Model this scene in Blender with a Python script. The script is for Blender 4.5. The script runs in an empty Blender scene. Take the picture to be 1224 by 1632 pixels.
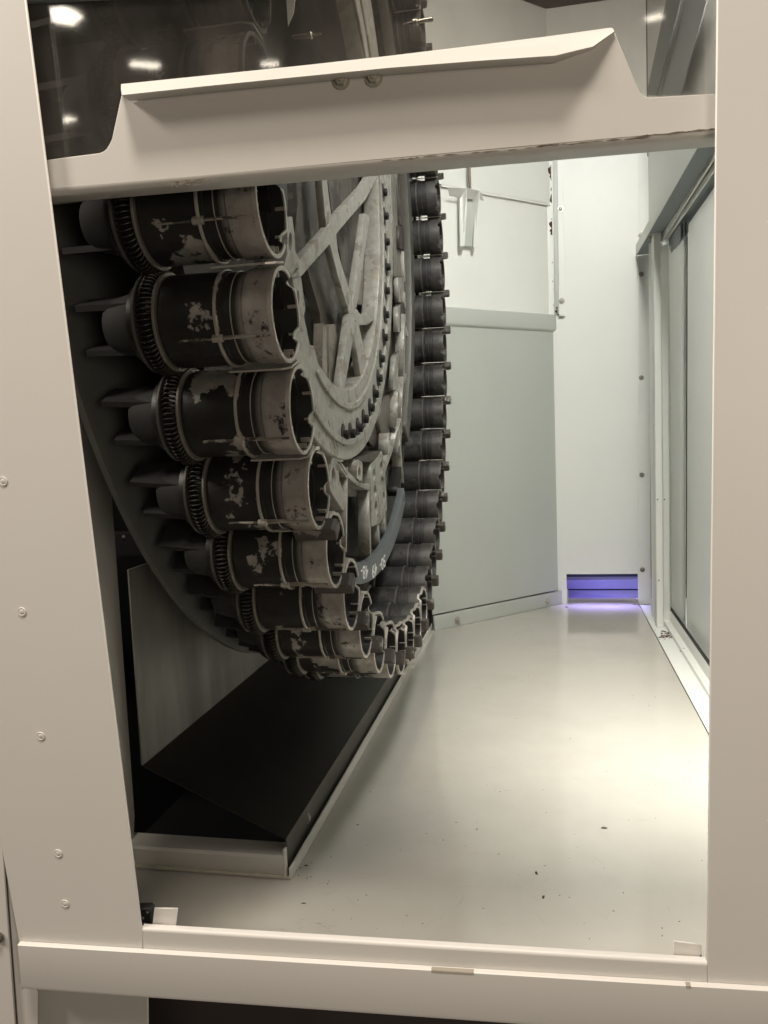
import bpy, bmesh, math, random
from mathutils import Vector, Matrix
random.seed(7)
S = bpy.context.scene
COL = S.collection
PI = math.pi
# ------------------------------------------------------------------ camera
F = 1265.0
CX, CY = 612.0, 816.0
def camdir(px, py):
    return Vector(((px - CX) / F, -(py - CY) / F, -1.0))
_Z = -camdir(1150, 14000).normalized()
_Y = camdir(868, 683).normalized(); _Y = (_Y - _Z * _Y.dot(_Z)).normalized()
_X = _Y.cross(_Z)
M = Matrix((_X, _Y, _Z))                       # camera space -> world
cam_d = bpy.data.cameras.new('camera'); cam = bpy.data.objects.new('camera', cam_d)
COL.objects.link(cam); S.camera = cam
cam_d.sensor_width = 36; cam_d.sensor_height = 36; cam_d.sensor_fit = 'AUTO'
cam_d.lens = F / 1632 * 36
cam_d.clip_start = 0.02; cam_d.clip_end = 200
cam.matrix_world = M.to_4x4()
# ------------------------------------------------------------------ light
S.view_settings.view_transform = 'Standard'; S.view_settings.look = 'None'
S.view_settings.exposure = 0; S.view_settings.gamma = 1
w = bpy.data.worlds.new('World'); S.world = w; w.use_nodes = True
w.node_tree.nodes['Background'].inputs[0].default_value = (1.0, 0.86, 0.68, 1)
w.node_tree.nodes['Background'].inputs[1].default_value = 0.05
def area(name, loc, target, size, size_y, power, color, spread=180):
    d = bpy.data.lights.new(name, 'AREA'); d.shape = 'RECTANGLE'; d.size = size; d.size_y = size_y
    d.energy = power; d.color = color; d.spread = math.radians(spread)
    o = bpy.data.objects.new(name, d); COL.objects.link(o); o.location = loc
    o.rotation_euler = (Vector(target) - Vector(loc)).to_track_quat('-Z', 'Y').to_euler()
    return o
area('hall_light', (-2.5, -0.5, 2.0), (-0.35, 0.9, 0.0), 0.6, 0.6, 62, (1.0, 0.90, 0.785))
area('hall_light_above', (-0.3, -0.25, 3.0), (-0.2, 0.9, 0.0), 0.7, 0.4, 105, (1.0, 0.90, 0.79))
area('added_fill', (1.35, -1.3, -0.1), (-0.6, 1.1, 0.0), 0.9, 0.9, 17, (1.0, 0.87, 0.72))  # added low fill lamp, brightens the back disc and left side sheet
area('cabin_light', (0.30, 1.55, 1.74), (0.16, 3.3, -0.1), 0.25, 0.5, 27, (1.0, 1.0, 0.95), 124)
area('door_light', (0.395, 1.62, 0.20), (0.41, 1.92, -0.8), 0.05, 0.35, 5.0, (1.0, 1.0, 0.93), 90)
area('operator_side_light', (1.9, 2.2, 1.3), (0.5, 2.7, 0.0), 1.0, 1.0, 36, (1.0, 1.0, 0.97), 120)
area('added_slit_glow', (0.24, 3.664, -0.668), (0.24, 3.664 - 0.4, -0.668 - 0.92), 0.3, 0.01, 0.55, (0.42, 0.36, 1.0), 88)  # added lamp tinting the floor in place of the slot's reflection
area('slit_light', (0.24, 3.80, -0.70), (0.24, 4.02, -0.84), 0.3, 0.04, 0.30, (0.50, 0.42, 1.0))
# ------------------------------------------------------------------ rays -> places
def ray(px, py):
    return M @ camdir(px, py)
def onX(p, x): d = ray(*p); return d * (x / d.x)
def onY(p, y): d = ray(*p); return d * (y / d.y)
def onZ(p, z): d = ray(*p); return d * (z / d.z)
FX = Vector((0.99945, 0.03223, 0.00740)).normalized()
FY = Vector((-0.03271, 0.99643, 0.07788)); FY = (FY - FX * FY.dot(FX)).normalized()
FZ = FX.cross(FY)
FD = 0.8545
def onF(p, off=0.0):
    d = ray(*p); return d * ((FD + off) / d.dot(FY))
HF = 0.8                                            # floor lies 0.8 m below the lens
# ------------------------------------------------------------------ materials
def nodes(name):
    m = bpy.data.materials.new(name); m.use_nodes = True
    nt = m.node_tree; b = nt.nodes['Principled BSDF']
    return m, nt, b
def N(nt, t, **kw):
    n = nt.nodes.new(t)
    for k, v in kw.items():
        if k in n.inputs.keys() if isinstance(k, str) else False: n.inputs[k].default_value = v
        else: setattr(n, k, v)
    return n
def ramp(nt, src, p0, p1, c0=(0, 0, 0, 1), c1=(1, 1, 1, 1)):
    r = nt.nodes.new('ShaderNodeValToRGB'); e = r.color_ramp.elements
    e[0].position = p0; e[1].position = p1; e[0].color = c0; e[1].color = c1
    nt.links.new(src, r.inputs[0]); return r.outputs[0]
def coords(nt, scale=(1, 1, 1), kind='Object', rnd=0.0):
    tc = nt.nodes.new('ShaderNodeTexCoord'); mp = nt.nodes.new('ShaderNodeMapping')
    nt.links.new(tc.outputs[kind], mp.inputs[0]); mp.inputs['Scale'].default_value = scale
    if rnd:
        oi = nt.nodes.new('ShaderNodeObjectInfo'); mu = nt.nodes.new('ShaderNodeMath'); mu.operation = 'MULTIPLY'
        mu.inputs[1].default_value = rnd; nt.links.new(oi.outputs['Random'], mu.inputs[0])
        cb = nt.nodes.new('ShaderNodeCombineXYZ')
        for i in range(3): nt.links.new(mu.outputs[0], cb.inputs[i])
        nt.links.new(cb.outputs[0], mp.inputs['Location'])
    return mp.outputs[0]
def noise(nt, vec, scale, detail=4, rough=0.55):
    n = nt.nodes.new('ShaderNodeTexNoise'); n.inputs['Scale'].default_value = scale
    n.inputs['Detail'].default_value = detail; n.inputs['Roughness'].default_value = rough
    nt.links.new(vec, n.inputs['Vector']); return n.outputs['Fac']
def mix(nt, fac, a, b):
    m = nt.nodes.new('ShaderNodeMix'); m.data_type = 'RGBA'
    for s, v in ((m.inputs[0], fac), (m.inputs[6], a), (m.inputs[7], b)):
        if hasattr(v, 'links'): nt.links.new(v, s)
        elif isinstance(v, tuple): s.default_value = (*v[:3], 1)
        else: s.default_value = v
    return m.outputs[2]
def math_(nt, op, a, b):
    m = nt.nodes.new('ShaderNodeMath'); m.operation = op
    for s, v in ((m.inputs[0], a), (m.inputs[1], b)):
        if hasattr(v, 'links'): nt.links.new(v, s)
        else: s.default_value = v
    return m.outputs[0]
def bump(nt, b, h, strength, dist=0.001):
    n = nt.nodes.new('ShaderNodeBump'); n.inputs['Strength'].default_value = strength
    n.inputs['Distance'].default_value = dist; nt.links.new(h, n.inputs['Height'])
    nt.links.new(n.outputs[0], b.inputs['Normal'])
def paint(name, base, rough=0.45, grime=0.12, gcol=(0.16, 0.13, 0.09), specks=0.0, gscale=3.0, orange=0.12):
    m, nt, b = nodes(name)
    v = coords(nt)
    f = ramp(nt, noise(nt, v, gscale, 6, 0.65), 0.45, 0.85)
    f = math_(nt, 'MULTIPLY', f, grime)
    c = mix(nt, f, base, gcol)
    if specks:
        vo = nt.nodes.new('ShaderNodeTexVoronoi'); vo.inputs['Scale'].default_value = 26
        nt.links.new(v, vo.inputs['Vector'])
        s = ramp(nt, vo.outputs['Distance'], 0.035, 0.06, (1, 1, 1, 1), (0, 0, 0, 1))
        g = ramp(nt, noise(nt, v, 5, 3), 0.5, 0.62)
        s = math_(nt, 'MULTIPLY', math_(nt, 'MULTIPLY', s, g), specks)
        c = mix(nt, s, c, (0.09, 0.07, 0.05))
        # long faint scuffs
        v2 = coords(nt, (10, 70, 10))
        s2 = ramp(nt, noise(nt, v2, 1.1, 3, 0.5), 0.70, 0.76)
        s2 = math_(nt, 'MULTIPLY', math_(nt, 'MULTIPLY', s2, ramp(nt, noise(nt, v, 2.3, 2), 0.5, 0.6)), 0.25 * specks)
        c = mix(nt, s2, c, (0.25, 0.22, 0.17))
    nt.links.new(c, b.inputs['Base Color'])
    b.inputs['Roughness'].default_value = rough
    bump(nt, b, noise(nt, v, 260, 2), orange, 0.0006)
    return m
def metal(name, worn, dark, cover, rough_w=0.42, rough_d=0.6, scale=9.0, band=None, metallic=0.55):
    """greasy dark coat worn through to bare metal; band = (x0, x1) along the object's own axis that is rubbed bare"""
    m, nt, b = nodes(name)
    v = coords(nt, rnd=37.0)
    n1 = noise(nt, v, scale, 5, 0.6)
    n1 = math_(nt, 'ADD', n1, math_(nt, 'MULTIPLY', math_(nt, 'SUBTRACT', noise(nt, v, scale * 6, 3), 0.5), 0.22))
    f = ramp(nt, n1, cover, cover + 0.025)
    if band:
        tc = nt.nodes.new('ShaderNodeTexCoord'); sp = nt.nodes.new('ShaderNodeSeparateXYZ')
        nt.links.new(tc.outputs['Object'], sp.inputs[0])
        g = ramp(nt, math_(nt, 'ADD', math_(nt, 'MULTIPLY', math_(nt, 'SUBTRACT', sp.outputs[0], band), 60), 0.5), 0.0, 1.0)
        spots = ramp(nt, noise(nt, v, 34, 5, 0.7), 0.36, 0.42)
        mr = nt.nodes.new('ShaderNodeMapRange'); nt.links.new(sp.outputs[0], mr.inputs[0]); mr.inputs[1].default_value = -0.2; mr.inputs[2].default_value = 0.0
        rp = nt.nodes.new('ShaderNodeValToRGB'); nt.links.new(mr.outputs[0], rp.inputs[0]); el = rp.color_ramp.elements
        el[0].position = 0.26; el[0].color = (0, 0, 0, 1); el[1].position = 0.38; el[1].color = (1, 1, 1, 1)
        for po, cv in ((0.655, 1), (0.67, 0), (0.81, 0)):
            e_ = el.new(po); e_.color = (cv, cv, cv, 1)
        f = ramp(nt, math_(nt, 'SUBTRACT', n1, math_(nt, 'MULTIPLY', math_(nt, 'SUBTRACT', 1.0, rp.outputs[0]), 0.16)), cover, cover + 0.025)
        f = mix(nt, g, f, spots)
    shade = noise(nt, v, 40, 6, 0.7)
    wc = mix(nt, ramp(nt, shade, 0.3, 0.75), tuple(c * 0.55 for c in worn), worn)
    dc = mix(nt, ramp(nt, noise(nt, v, 14, 5, 0.7), 0.4, 0.75), dark, tuple(min(1, c * 1.8 + 0.002) for c in dark))
    nt.links.new(mix(nt, f, wc if not band else wc, wc) if False else mix(nt, f, dc, wc), b.inputs['Base Color'])
    r = nt.nodes.new('ShaderNodeMapRange'); nt.links.new(f, r.inputs[0]) if not hasattr(f, 'foo') else None
    r.inputs[3].default_value = rough_d; r.inputs[4].default_value = rough_w
    nt.links.new(r.outputs[0], b.inputs['Roughness'])
    nt.links.new(math_(nt, 'MULTIPLY', f, metallic), b.inputs['Metallic'])
    bump(nt, b, noise(nt, v, 90, 5, 0.7), 0.35, 0.001)
    return m
def plain(name, base, rough=0.5, metallic=0.0, nz=0.25, scale=30):
    m, nt, b = nodes(name); v = coords(nt, rnd=11.0)
    c = mix(nt, noise(nt, v, scale, 5, 0.65), tuple(x * (1 - nz) for x in base), tuple(min(1, x * (1 + nz)) for x in base))
    nt.links.new(c, b.inputs['Base Color']); b.inputs['Roughness'].default_value = rough
    b.inputs['Metallic'].default_value = metallic
    bump(nt, b, noise(nt, v, scale * 4, 3), 0.15, 0.0008)
    return m
WHITE = (0.70, 0.685, 0.63)
P_FRONT = paint('cream_paint', (0.74, 0.715, 0.67), 0.42, 0.05, orange=0.10)
P_BEAM = paint('cream_paint_soiled', (0.68, 0.655, 0.61), 0.40, 0.14, orange=0.10, gscale=2.2)
P_WALL = paint('white_cabin_paint', (0.79, 0.795, 0.75), 0.40, 0.06)
P_WALL2 = paint('grey_white_paint', (0.47, 0.49, 0.45), 0.40, 0.08)
P_FLOOR = paint('white_floor_paint', (0.47, 0.445, 0.395), 0.085, 0.25, specks=1.0, gscale=2.0, orange=0.03)
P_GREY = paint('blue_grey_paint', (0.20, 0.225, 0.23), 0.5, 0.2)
P_SHADE = paint('grey_door_paint', (0.66, 0.68, 0.65), 0.16, 0.06)
def translucent(m, fac):
    nt = m.node_tree; b = nt.nodes['Principled BSDF']; out = nt.nodes['Material Output']
    t = nt.nodes.new('ShaderNodeBsdfTranslucent'); t.inputs[0].default_value = (0.80, 0.80, 0.76, 1)
    mx = nt.nodes.new('ShaderNodeMixShader'); mx.inputs[0].default_value = fac
    nt.links.new(b.outputs[0], mx.inputs[1]); nt.links.new(t.outputs[0], mx.inputs[2]); nt.links.new(mx.outputs[0], out.inputs[0])
translucent(P_SHADE, 0.5)
DARK = plain('unlit_void_black', (0.010, 0.010, 0.012), 0.7)  # near-black colour stands in for the missing light in the left space
DARK2 = plain('dark_grey_plate', (0.085, 0.088, 0.080), 0.55, nz=0.3, scale=6)
CHUTE = plain('oily_chute_steel', (0.022, 0.019, 0.016), 0.45, 0.3, nz=0.35, scale=4)
GALV, _nt, _b = nodes('galvanised_sheet')
_v = coords(_nt, (1, 1.6, 0.35))
_nt.links.new(mix(_nt, ramp(_nt, noise(_nt, _v, 5, 5, .6), .35, .68), (0.10, 0.10, 0.086), (0.24, 0.24, 0.215)), _b.inputs['Base Color'])
_b.inputs['Roughness'].default_value = 0.45; _b.inputs['Metallic'].default_value = 0.3
POT = metal('pot_steel', (0.53, 0.50, 0.46), (0.010, 0.0092, 0.0085), 0.555, rough_w=0.36, rough_d=0.45, scale=14, band=-0.039, metallic=0.6)
POTD = metal('shaded_pot_steel', (0.062, 0.058, 0.053), (0.009, 0.0085, 0.008), 0.50, rough_w=0.5, scale=10, band=-0.039, metallic=0.2)  # darker copy of the pot steel, shade of the far pots put into colour
EDGED = plain('shaded_edge_metal', (0.09, 0.083, 0.073), 0.5, 0.3, nz=0.5, scale=60)  # edge metal of the far pots, shade put into its colour too
EDGE = plain('bare_edge_metal', (0.44, 0.41, 0.365), 0.38, 0.5, nz=0.35, scale=60)
SPRING = plain('dark_spring_steel', (0.045, 0.042, 0.038), 0.4, 0.7)
BORE = plain('bore_black', (0.016, 0.015, 0.014), 0.5, 0.2)
CAST = metal('machined_cast_iron', (0.33, 0.315, 0.28), (0.15, 0.135, 0.11), 0.40, rough_w=0.45, rough_d=0.6, scale=18, metallic=0.1)
CASTM = metal('half_lit_stained_iron', (0.24, 0.22, 0.185), (0.11, 0.095, 0.078), 0.52, rough_w=0.5, rough_d=0.5, scale=24, metallic=0.15)  # stained mid tone for the recessed faces that catch light
CASTR = metal('shaded_rough_iron', (0.125, 0.11, 0.092), (0.045, 0.04, 0.034), 0.48, rough_w=0.55, rough_d=0.6, scale=10, metallic=0.1)  # darker iron, shade of the recesses put into its colour
RINGB = plain('brown_oiled_steel', (0.050, 0.040, 0.034), 0.5, 0.3, nz=0.5, scale=14)
INDEX = plain('index_ring_grey', (0.10, 0.112, 0.115), 0.45, 0.1)
BOLT = plain('bolt_steel', (0.36, 0.34, 0.30), 0.35, 0.8)
BLACKB = plain('black_socket_screw', (0.014, 0.013, 0.012), 0.5, 0.3)
INK = plain('white_ink', (0.75, 0.75, 0.72), 0.5)
RUST = plain('rusty_foam', (0.085, 0.042, 0.022), 0.9, nz=0.6, scale=50)
DIRT = plain('dirt', (0.10, 0.065, 0.04), 0.95, nz=0.5)
GRIME = plain('grime_smear', (0.19, 0.16, 0.125), 0.8, nz=0.4, scale=80)
WHITEP = plain('white_tab', (0.80, 0.77, 0.72), 0.5, nz=0.05)
BLUE = plain('blue_cavity_paint', (0.018, 0.021, 0.05), 0.4, nz=.1)
BLUE2 = plain('violet_step_paint', (0.30, 0.28, 0.62), 0.35, nz=.1)
STEEL = plain('polished_steel', (0.6, 0.58, 0.52), 0.25, 0.9)
# ------------------------------------------------------------------ object helpers
def link(o, parent=None, **tags):
    COL.objects.link(o)
    if parent: o.parent = parent
    for k, v in tags.items():
        if v: o[k] = v
    return o
def thing(name, label, cat, loc=(0, 0, 0), group=None, rotz=0):
    o = bpy.data.objects.new(name, None); o.location = loc; o.rotation_euler = (0, 0, rotz)
    o.empty_display_size = 0.05
    return link(o, None, label=label, category=cat, group=group)
def mesh(name, verts, faces, mat, parent=None, smooth=False, world=True, **tags):
    me = bpy.data.meshes.new(name); me.from_pydata([tuple(v) for v in verts], [], faces); me.update()
    bm = bmesh.new(); bm.from_mesh(me); bmesh.ops.recalc_face_normals(bm, faces=bm.faces); bm.to_mesh(me); bm.free()
    me.materials.append(mat)
    if smooth:
        for p in me.polygons: p.use_smooth = True
    o = bpy.data.objects.new(name, me); link(o, parent, **tags)
    if parent and world: o.matrix_parent_inverse = wm(parent).inverted()
    return o
def wm(o):
    return Matrix.Translation(o.location) @ o.rotation_euler.to_matrix().to_4x4()
def plate(name, outline, holes, org, u, v, n, thick, mat, parent=None, bevel=0.0, world=True, **tags):
    """flat sheet with holes: 3-D points lying in the plane (org,u,v), thickness running along +n"""
    cu = bpy.data.curves.new(name, 'CURVE'); cu.dimensions = '2D'; cu.fill_mode = 'BOTH'
    for ring in [outline] + list(holes):
        sp = cu.splines.new('POLY'); sp.points.add(len(ring) - 1); sp.use_cyclic_u = True
        for i, p in enumerate(ring):
            d = Vector(p) - org; sp.points[i].co = (d.dot(u), d.dot(v), 0, 1)
    cu.extrude = max(thick / 2 - bevel, 0.0001); cu.bevel_depth = bevel; cu.bevel_resolution = 1; cu.offset = -bevel
    t = bpy.data.objects.new('tmp', cu); COL.objects.link(t)
    bpy.context.view_layer.update()
    me = bpy.data.meshes.new_from_object(t.evaluated_get(bpy.context.evaluated_depsgraph_get()))
    bpy.data.objects.remove(t)
    R = Matrix((u, v, u.cross(v))).transposed().to_4x4()
    me.transform(Matrix.Translation(org + n * (thick / 2)) @ R)
    me.materials.clear(); me.materials.append(mat); me.name = name
    o = bpy.data.objects.new(name, me); link(o, parent, **tags)
    if parent and world: o.matrix_parent_inverse = wm(parent).inverted()
    return o
def box(name, a, b, mat, parent=None, bev=0.002, axes=None, world=True, **tags):
    """box between two opposite corners, in world axes or in (X,Y,Z) axes given"""
    ax = axes or (Vector((1, 0, 0)), Vector((0, 1, 0)), Vector((0, 0, 1)))
    bm = bmesh.new()
    vs = [bm.verts.new(ax[0] * x + ax[1] * y + ax[2] * z) for x in (a[0], b[0]) for y in (a[1], b[1]) for z in (a[2], b[2])]
    for f in ((0, 1, 3, 2), (4, 6, 7, 5), (0, 4, 5, 1), (2, 3, 7, 6), (0, 2, 6, 4), (1, 5, 7, 3)): bm.faces.new([vs[i] for i in f])
    bmesh.ops.recalc_face_normals(bm, faces=bm.faces)
    if bev: bmesh.ops.bevel(bm, geom=bm.edges[:], offset=bev, segments=2, affect='EDGES', profile=0.5)
    me = bpy.data.meshes.new(name); bm.to_mesh(me); bm.free(); me.materials.append(mat)
    o = bpy.data.objects.new(name, me); link(o, parent, **tags)
    if parent and world: o.matrix_parent_inverse = wm(parent).inverted()
    return o
def sweep(name, rows, mat, parent=None, thick=0.0, smooth=True, world=True, bev=0, **tags):
    """ruled sheet through rows of points, optionally thickened"""
    n = len(rows[0]); vs = [p for r in rows for p in r]; fs = []
    for i in range(len(rows) - 1):
        for j in range(n - 1):
            fs.append((i * n + j, i * n + j + 1, (i + 1) * n + j + 1, (i + 1) * n + j))
    me = bpy.data.meshes.new(name); me.from_pydata([tuple(v) for v in vs], [], fs); me.update(); me.materials.append(mat)
    if smooth:
        for p in me.polygons: p.use_smooth = True
    o = bpy.data.objects.new(name, me); link(o, parent, **tags)
    if parent and world: o.matrix_parent_inverse = wm(parent).inverted()
    if thick:
        md = o.modifiers.new('solid', 'SOLIDIFY'); md.thickness = thick; md.offset = 0
    if smooth:
        es = o.modifiers.new('split', 'EDGE_SPLIT'); es.split_angle = math.radians(40)
    return o
def lathe_bm(bm, prof, seg, axis='x', r0=0, a0=0.0, a1=2 * PI, closed=True):
    """revolve (x, r) profile round the X axis"""
    full = abs((a1 - a0) - 2 * PI) < 1e-6
    m = seg if full else seg + 1
    rings = []
    for k in range(m):
        a = a0 + (a1 - a0) * k / seg
        rings.append([bm.verts.new((x, -math.cos(a) * r, -math.sin(a) * r)) for x, r in prof])
    np_ = len(prof)
    for k in range(seg):
        A, B = rings[k], rings[(k + 1) % m]
        for j in range(np_ if closed else np_ - 1):
            j2 = (j + 1) % np_
            bm.faces.new((A[j], A[j2], B[j2], B[j]))
    if not full and closed:
        bm.faces.new(rings[0]); bm.faces.new(rings[-1])
def bm_mesh(name, bm, mat, smooth=True, angle=35):
    bmesh.ops.recalc_face_normals(bm, faces=bm.faces)
    me = bpy.data.meshes.new(name); 
    if smooth:
        for f in bm.faces: f.smooth = True
        for e in bm.edges:
            if len(e.link_faces) == 2 and e.calc_face_angle(0) > math.radians(angle): e.smooth = False
    bm.to_mesh(me); bm.free(); me.materials.append(mat); return me
def inst(name, me, parent, loc=(0, 0, 0), rot=(0, 0, 0), **tags):
    o = bpy.data.objects.new(name, me); o.location = loc; o.rotation_euler = rot
    return link(o, parent, **tags)
def screw_mesh(name, r, h, mat, hexed=False, washer=True):
    """dome or hex head standing along +X"""
    bm = bmesh.new()
    if washer: lathe_bm(bm, [(0, 0.0005), (0, r * 1.5), (h * 0.25, r * 1.5), (h * 0.25, 0.0005)], 20)
    if hexed:
        lathe_bm(bm, [(h * .25, 0.0005), (h * .25, r), (h, r * 0.97), (h, r * .5), (h * 1.25, r * .45), (h * 1.25, 0.0005)], 6)
    else:
        lathe_bm(bm, [(h * .25, 0.0005), (h * .25, r), (h * .8, r * 0.9), (h * 1.1, r * .55), (h * 1.12, r * .4), (h * 0.7, r * .35), (h * .7, 0.0005)], 16)
    return bm_mesh(name, bm, mat)
SCREW = screw_mesh('screw', 0.009, 0.008, BOLT)
HEXNUT = screw_mesh('nut', 0.0065, 0.006, plain('zinc_nut', (0.46, 0.43, 0.37), 0.4, 0.4), hexed=True)
RX = (0, 0, 0)
def rot_to(n):
    return Vector((1, 0, 0)).rotation_difference(Vector(n)).to_euler()
def screw(parent, p, n, me=SCREW, name='screw', s=1.0, **tags):
    o = bpy.data.objects.new(name, me); o.location = p; o.rotation_euler = rot_to(n); o.scale = (s, s, s)
    link(o, parent, **tags)
    if parent: o.matrix_parent_inverse = wm(parent).inverted()
    return o
X1, Y1, Z1 = Vector((1, 0, 0)), Vector((0, 1, 0)), Vector((0, 0, 1))

# ================================================================== SETTING: floor, walls
FZ0 = -HF
fl_out = [Vector((-1.25, 1.05, FZ0)), Vector((0.397, 1.05, FZ0)), Vector((0.397, 3.70, FZ0)), Vector((-0.47, 3.16, FZ0)),
          Vector((-0.47, 1.319, FZ0)), Vector((-1.25, 1.319, FZ0))]
fl_out = [Vector((-1.25, 1.05, FZ0)), Vector((0.397, 1.05, FZ0)), Vector((0.397, 3.80, FZ0)), Vector((-0.47, 3.80, FZ0)),
          Vector((-0.47, 1.319, FZ0)), Vector((-1.25, 1.319, FZ0))]
plate('floor', fl_out, [], Vector((0, 0, FZ0)), X1, Y1, -Z1, 0.004, P_FLOOR, None, kind='structure')
plate('floor_strip', [Vector((0.4005, 1.05, FZ0)), Vector((0.9, 1.05, FZ0)), Vector((0.9, 3.8, FZ0)), Vector((0.4005, 3.8, FZ0))], [],
      Vector((0, 0, FZ0)), X1, Y1, -Z1, 0.004, P_WALL, None, kind='structure')
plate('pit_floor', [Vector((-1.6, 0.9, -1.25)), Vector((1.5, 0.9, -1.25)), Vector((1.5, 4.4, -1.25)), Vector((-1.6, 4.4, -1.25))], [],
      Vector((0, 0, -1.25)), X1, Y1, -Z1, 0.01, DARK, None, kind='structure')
plate('hall_floor', [Vector((-14, -16, -1.75)), Vector((14, -16, -1.75)), Vector((14, 14, -1.75)), Vector((-14, 14, -1.75))], [],
      Vector((0, 0, -1.75)), X1, Y1, -Z1, 0.01, plain('hall_concrete', (0.10, 0.09, 0.08), 0.6), None, kind='structure')
plate('hall_wall', [Vector((-14, 9, -1.75)), Vector((14, 9, -1.75)), Vector((14, 9, 9)), Vector((-14, 9, 9))], [],
      Vector((0, 9, 0)), X1, Z1, Y1, 0.05, plain('hall_wall_brown', (0.060, 0.050, 0.042), 0.8), None, kind='structure')
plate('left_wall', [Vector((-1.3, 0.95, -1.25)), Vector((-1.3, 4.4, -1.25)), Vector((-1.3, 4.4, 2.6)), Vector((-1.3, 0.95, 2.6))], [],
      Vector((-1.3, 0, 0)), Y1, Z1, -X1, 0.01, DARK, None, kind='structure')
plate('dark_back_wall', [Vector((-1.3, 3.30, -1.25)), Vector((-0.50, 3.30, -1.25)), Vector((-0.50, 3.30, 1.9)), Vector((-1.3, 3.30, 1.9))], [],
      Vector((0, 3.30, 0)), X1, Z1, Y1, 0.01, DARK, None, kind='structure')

# back wall with the low slit -------------------------------------------------
bw = thing('back_wall', 'tall white sheet metal wall at the far end with a low slot glowing blue at its foot', 'wall', (0.25, 3.67, FZ0))
YB = 3.67
TOPZ = 1.79
plate('wall_sheet', [Vector((0.03, YB, FZ0)), Vector((0.084, YB, FZ0)), Vector((0.084, YB, -0.662)), Vector((0.396, YB, -0.662)), Vector((0.396, YB, FZ0)),
                     Vector((0.452, YB, FZ0)), Vector((0.452, YB, TOPZ)), Vector((0.03, YB, TOPZ))], [],
      Vector((0, YB, 0)), X1, Z1, Y1, 0.006, P_WALL, bw)
box('slot_edge', (0.080, YB - 0.004, -0.662), (0.400, YB - 0.0005, -0.656), P_WALL, bw, 0.001)
box('cavity_back', (0.0, YB + 0.42, FZ0 - 0.02), (0.5, YB + 0.43, -0.45), BLUE, bw, 0)
box('cavity_step', (0.0, YB + 0.34, FZ0 - 0.0), (0.5, YB + 0.42, -0.752), BLUE2, bw, 0.002)
box('cavity_floor', (0.0, YB + 0.135, FZ0 - 0.02), (0.5, YB + 0.335, FZ0 - 0.004), BLUE2, bw, 0)
# fastening flange to the right with bolts
plate('bolt_flange', [onY((1017.5, 250), YB), onY((1035, 250), YB), onY((1037, 955), YB), onY((1017.5, 960), YB)], [],
      Vector((0, YB - 0.005, 0)), X1, Z1, Y1, 0.004, P_WALL, bw, 0.0008)
for p in ((1022, 437), (1022, 602), (1023, 757), (1024, 908)):
    screw(bw, onY(p, YB - 0.006), (0, -1, 0), s=0.8)
screw(bw, onY((1021, 375), YB - 0.006), (0, -1, 0), s=0.9)
# left cover strip with two screws
st = thing('cover_strip', 'narrow white vertical strip held by two round head screws beside the rusty joint', 'strip', onY((895, 503), YB - 0.02))
a, b_, c_, d_ = onY((888, 240), YB - .02), onY((897, 240), YB - .02), onY((901, 503), YB - .02), onY((891, 503), YB - .02)
plate('strip', [a, b_, c_, d_], [], Vector((0, YB - 0.02, 0)), X1, Z1, Y1, 0.01, P_WALL, st, 0.001)
plate('strip_side', [onY((881, 240), YB - .012), onY((888.5, 240), YB - .012), onY((891, 500), YB - .012), onY((885, 500), YB - .012)], [],
      Vector((0, YB - 0.012, 0)), X1, Z1, Y1, 0.004, P_WALL2, st)
for p in ((893.5, 333), (895, 480)): screw(st, onY(p, YB - 0.022), (0, -1, 0), s=0.95)
bpy.data.objects[st.name]
plate('cabin_roof', [Vector((-1.35, 0.80, 1.86)), Vector((0.60, 0.80, 1.86)), Vector((0.60, 3.75, 1.86)), Vector((-1.35, 3.75, 1.86))], [],
      Vector((0, 0, 1.86)), X1, Y1, Z1, 0.006, plain('roof_brown', (0.06, 0.05, 0.042), .7), None, kind='structure')
# right wall above the header
plate('right_wall', [Vector((0.455, 3.66, 0.70)), Vector((0.455, 1.2, 0.70)), Vector((0.455, 1.2, TOPZ)), Vector((0.455, 3.66, TOPZ))], [],
      Vector((0.455, 0, 0)), Y1, Z1, X1, 0.006, P_WALL, None, kind='structure')

# oblique corner panels ----------------------------------------------------------
CA, CB = Vector((-0.464, 3.154, 0)), Vector((0.080, 3.705, 0))
cu_ = (CB - CA).normalized(); cn = Vector((cu_.y, -cu_.x, 0))                # cn faces the camera
def onC(p, off=0.0):
    d = ray(*p); o = CA + cn * off; return d * (o.dot(cn) / d.dot(cn))
lp = thing('lower_corner_panel', 'pale grey lower corner panel with rolled top edge and bolted foot', 'panel', (-0.2, 3.4, FZ0))
def cpt(s, z, off=0.0): return CA + cu_ * s + cn * off + Z1 * z
LC = (CB - CA).length
sR = (onC((895, 700)) - CA).dot(cu_)
zt0 = onC((893, 503)).z; zt1 = onC((893, 529)).z
zf = onC((895, 939)).z
plate('panel_sheet', [cpt(-0.0, zf), cpt(sR, zf), cpt(sR, zt1), cpt(-0.0, zt1)], [], CA, cu_, Z1, -cn, 0.003, P_WALL2, lp, 0.0008)
prof = [(0.0, zt1 - 0.001), (0.006, zt1 + 0.004), (0.008, zt1 + 0.007), (0.009, zt1 + 0.012), (0.009, zt0 - 0.004), (0.008, zt0 - 0.001), (0.006, zt0), (-0.012, zt0 + 0.002)]
sweep('top_roll', [[cpt(0.0, z, o) for o, z in prof], [cpt(sR + 0.004, z, o) for o, z in prof]], P_WALL2, lp, 0.003)
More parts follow.
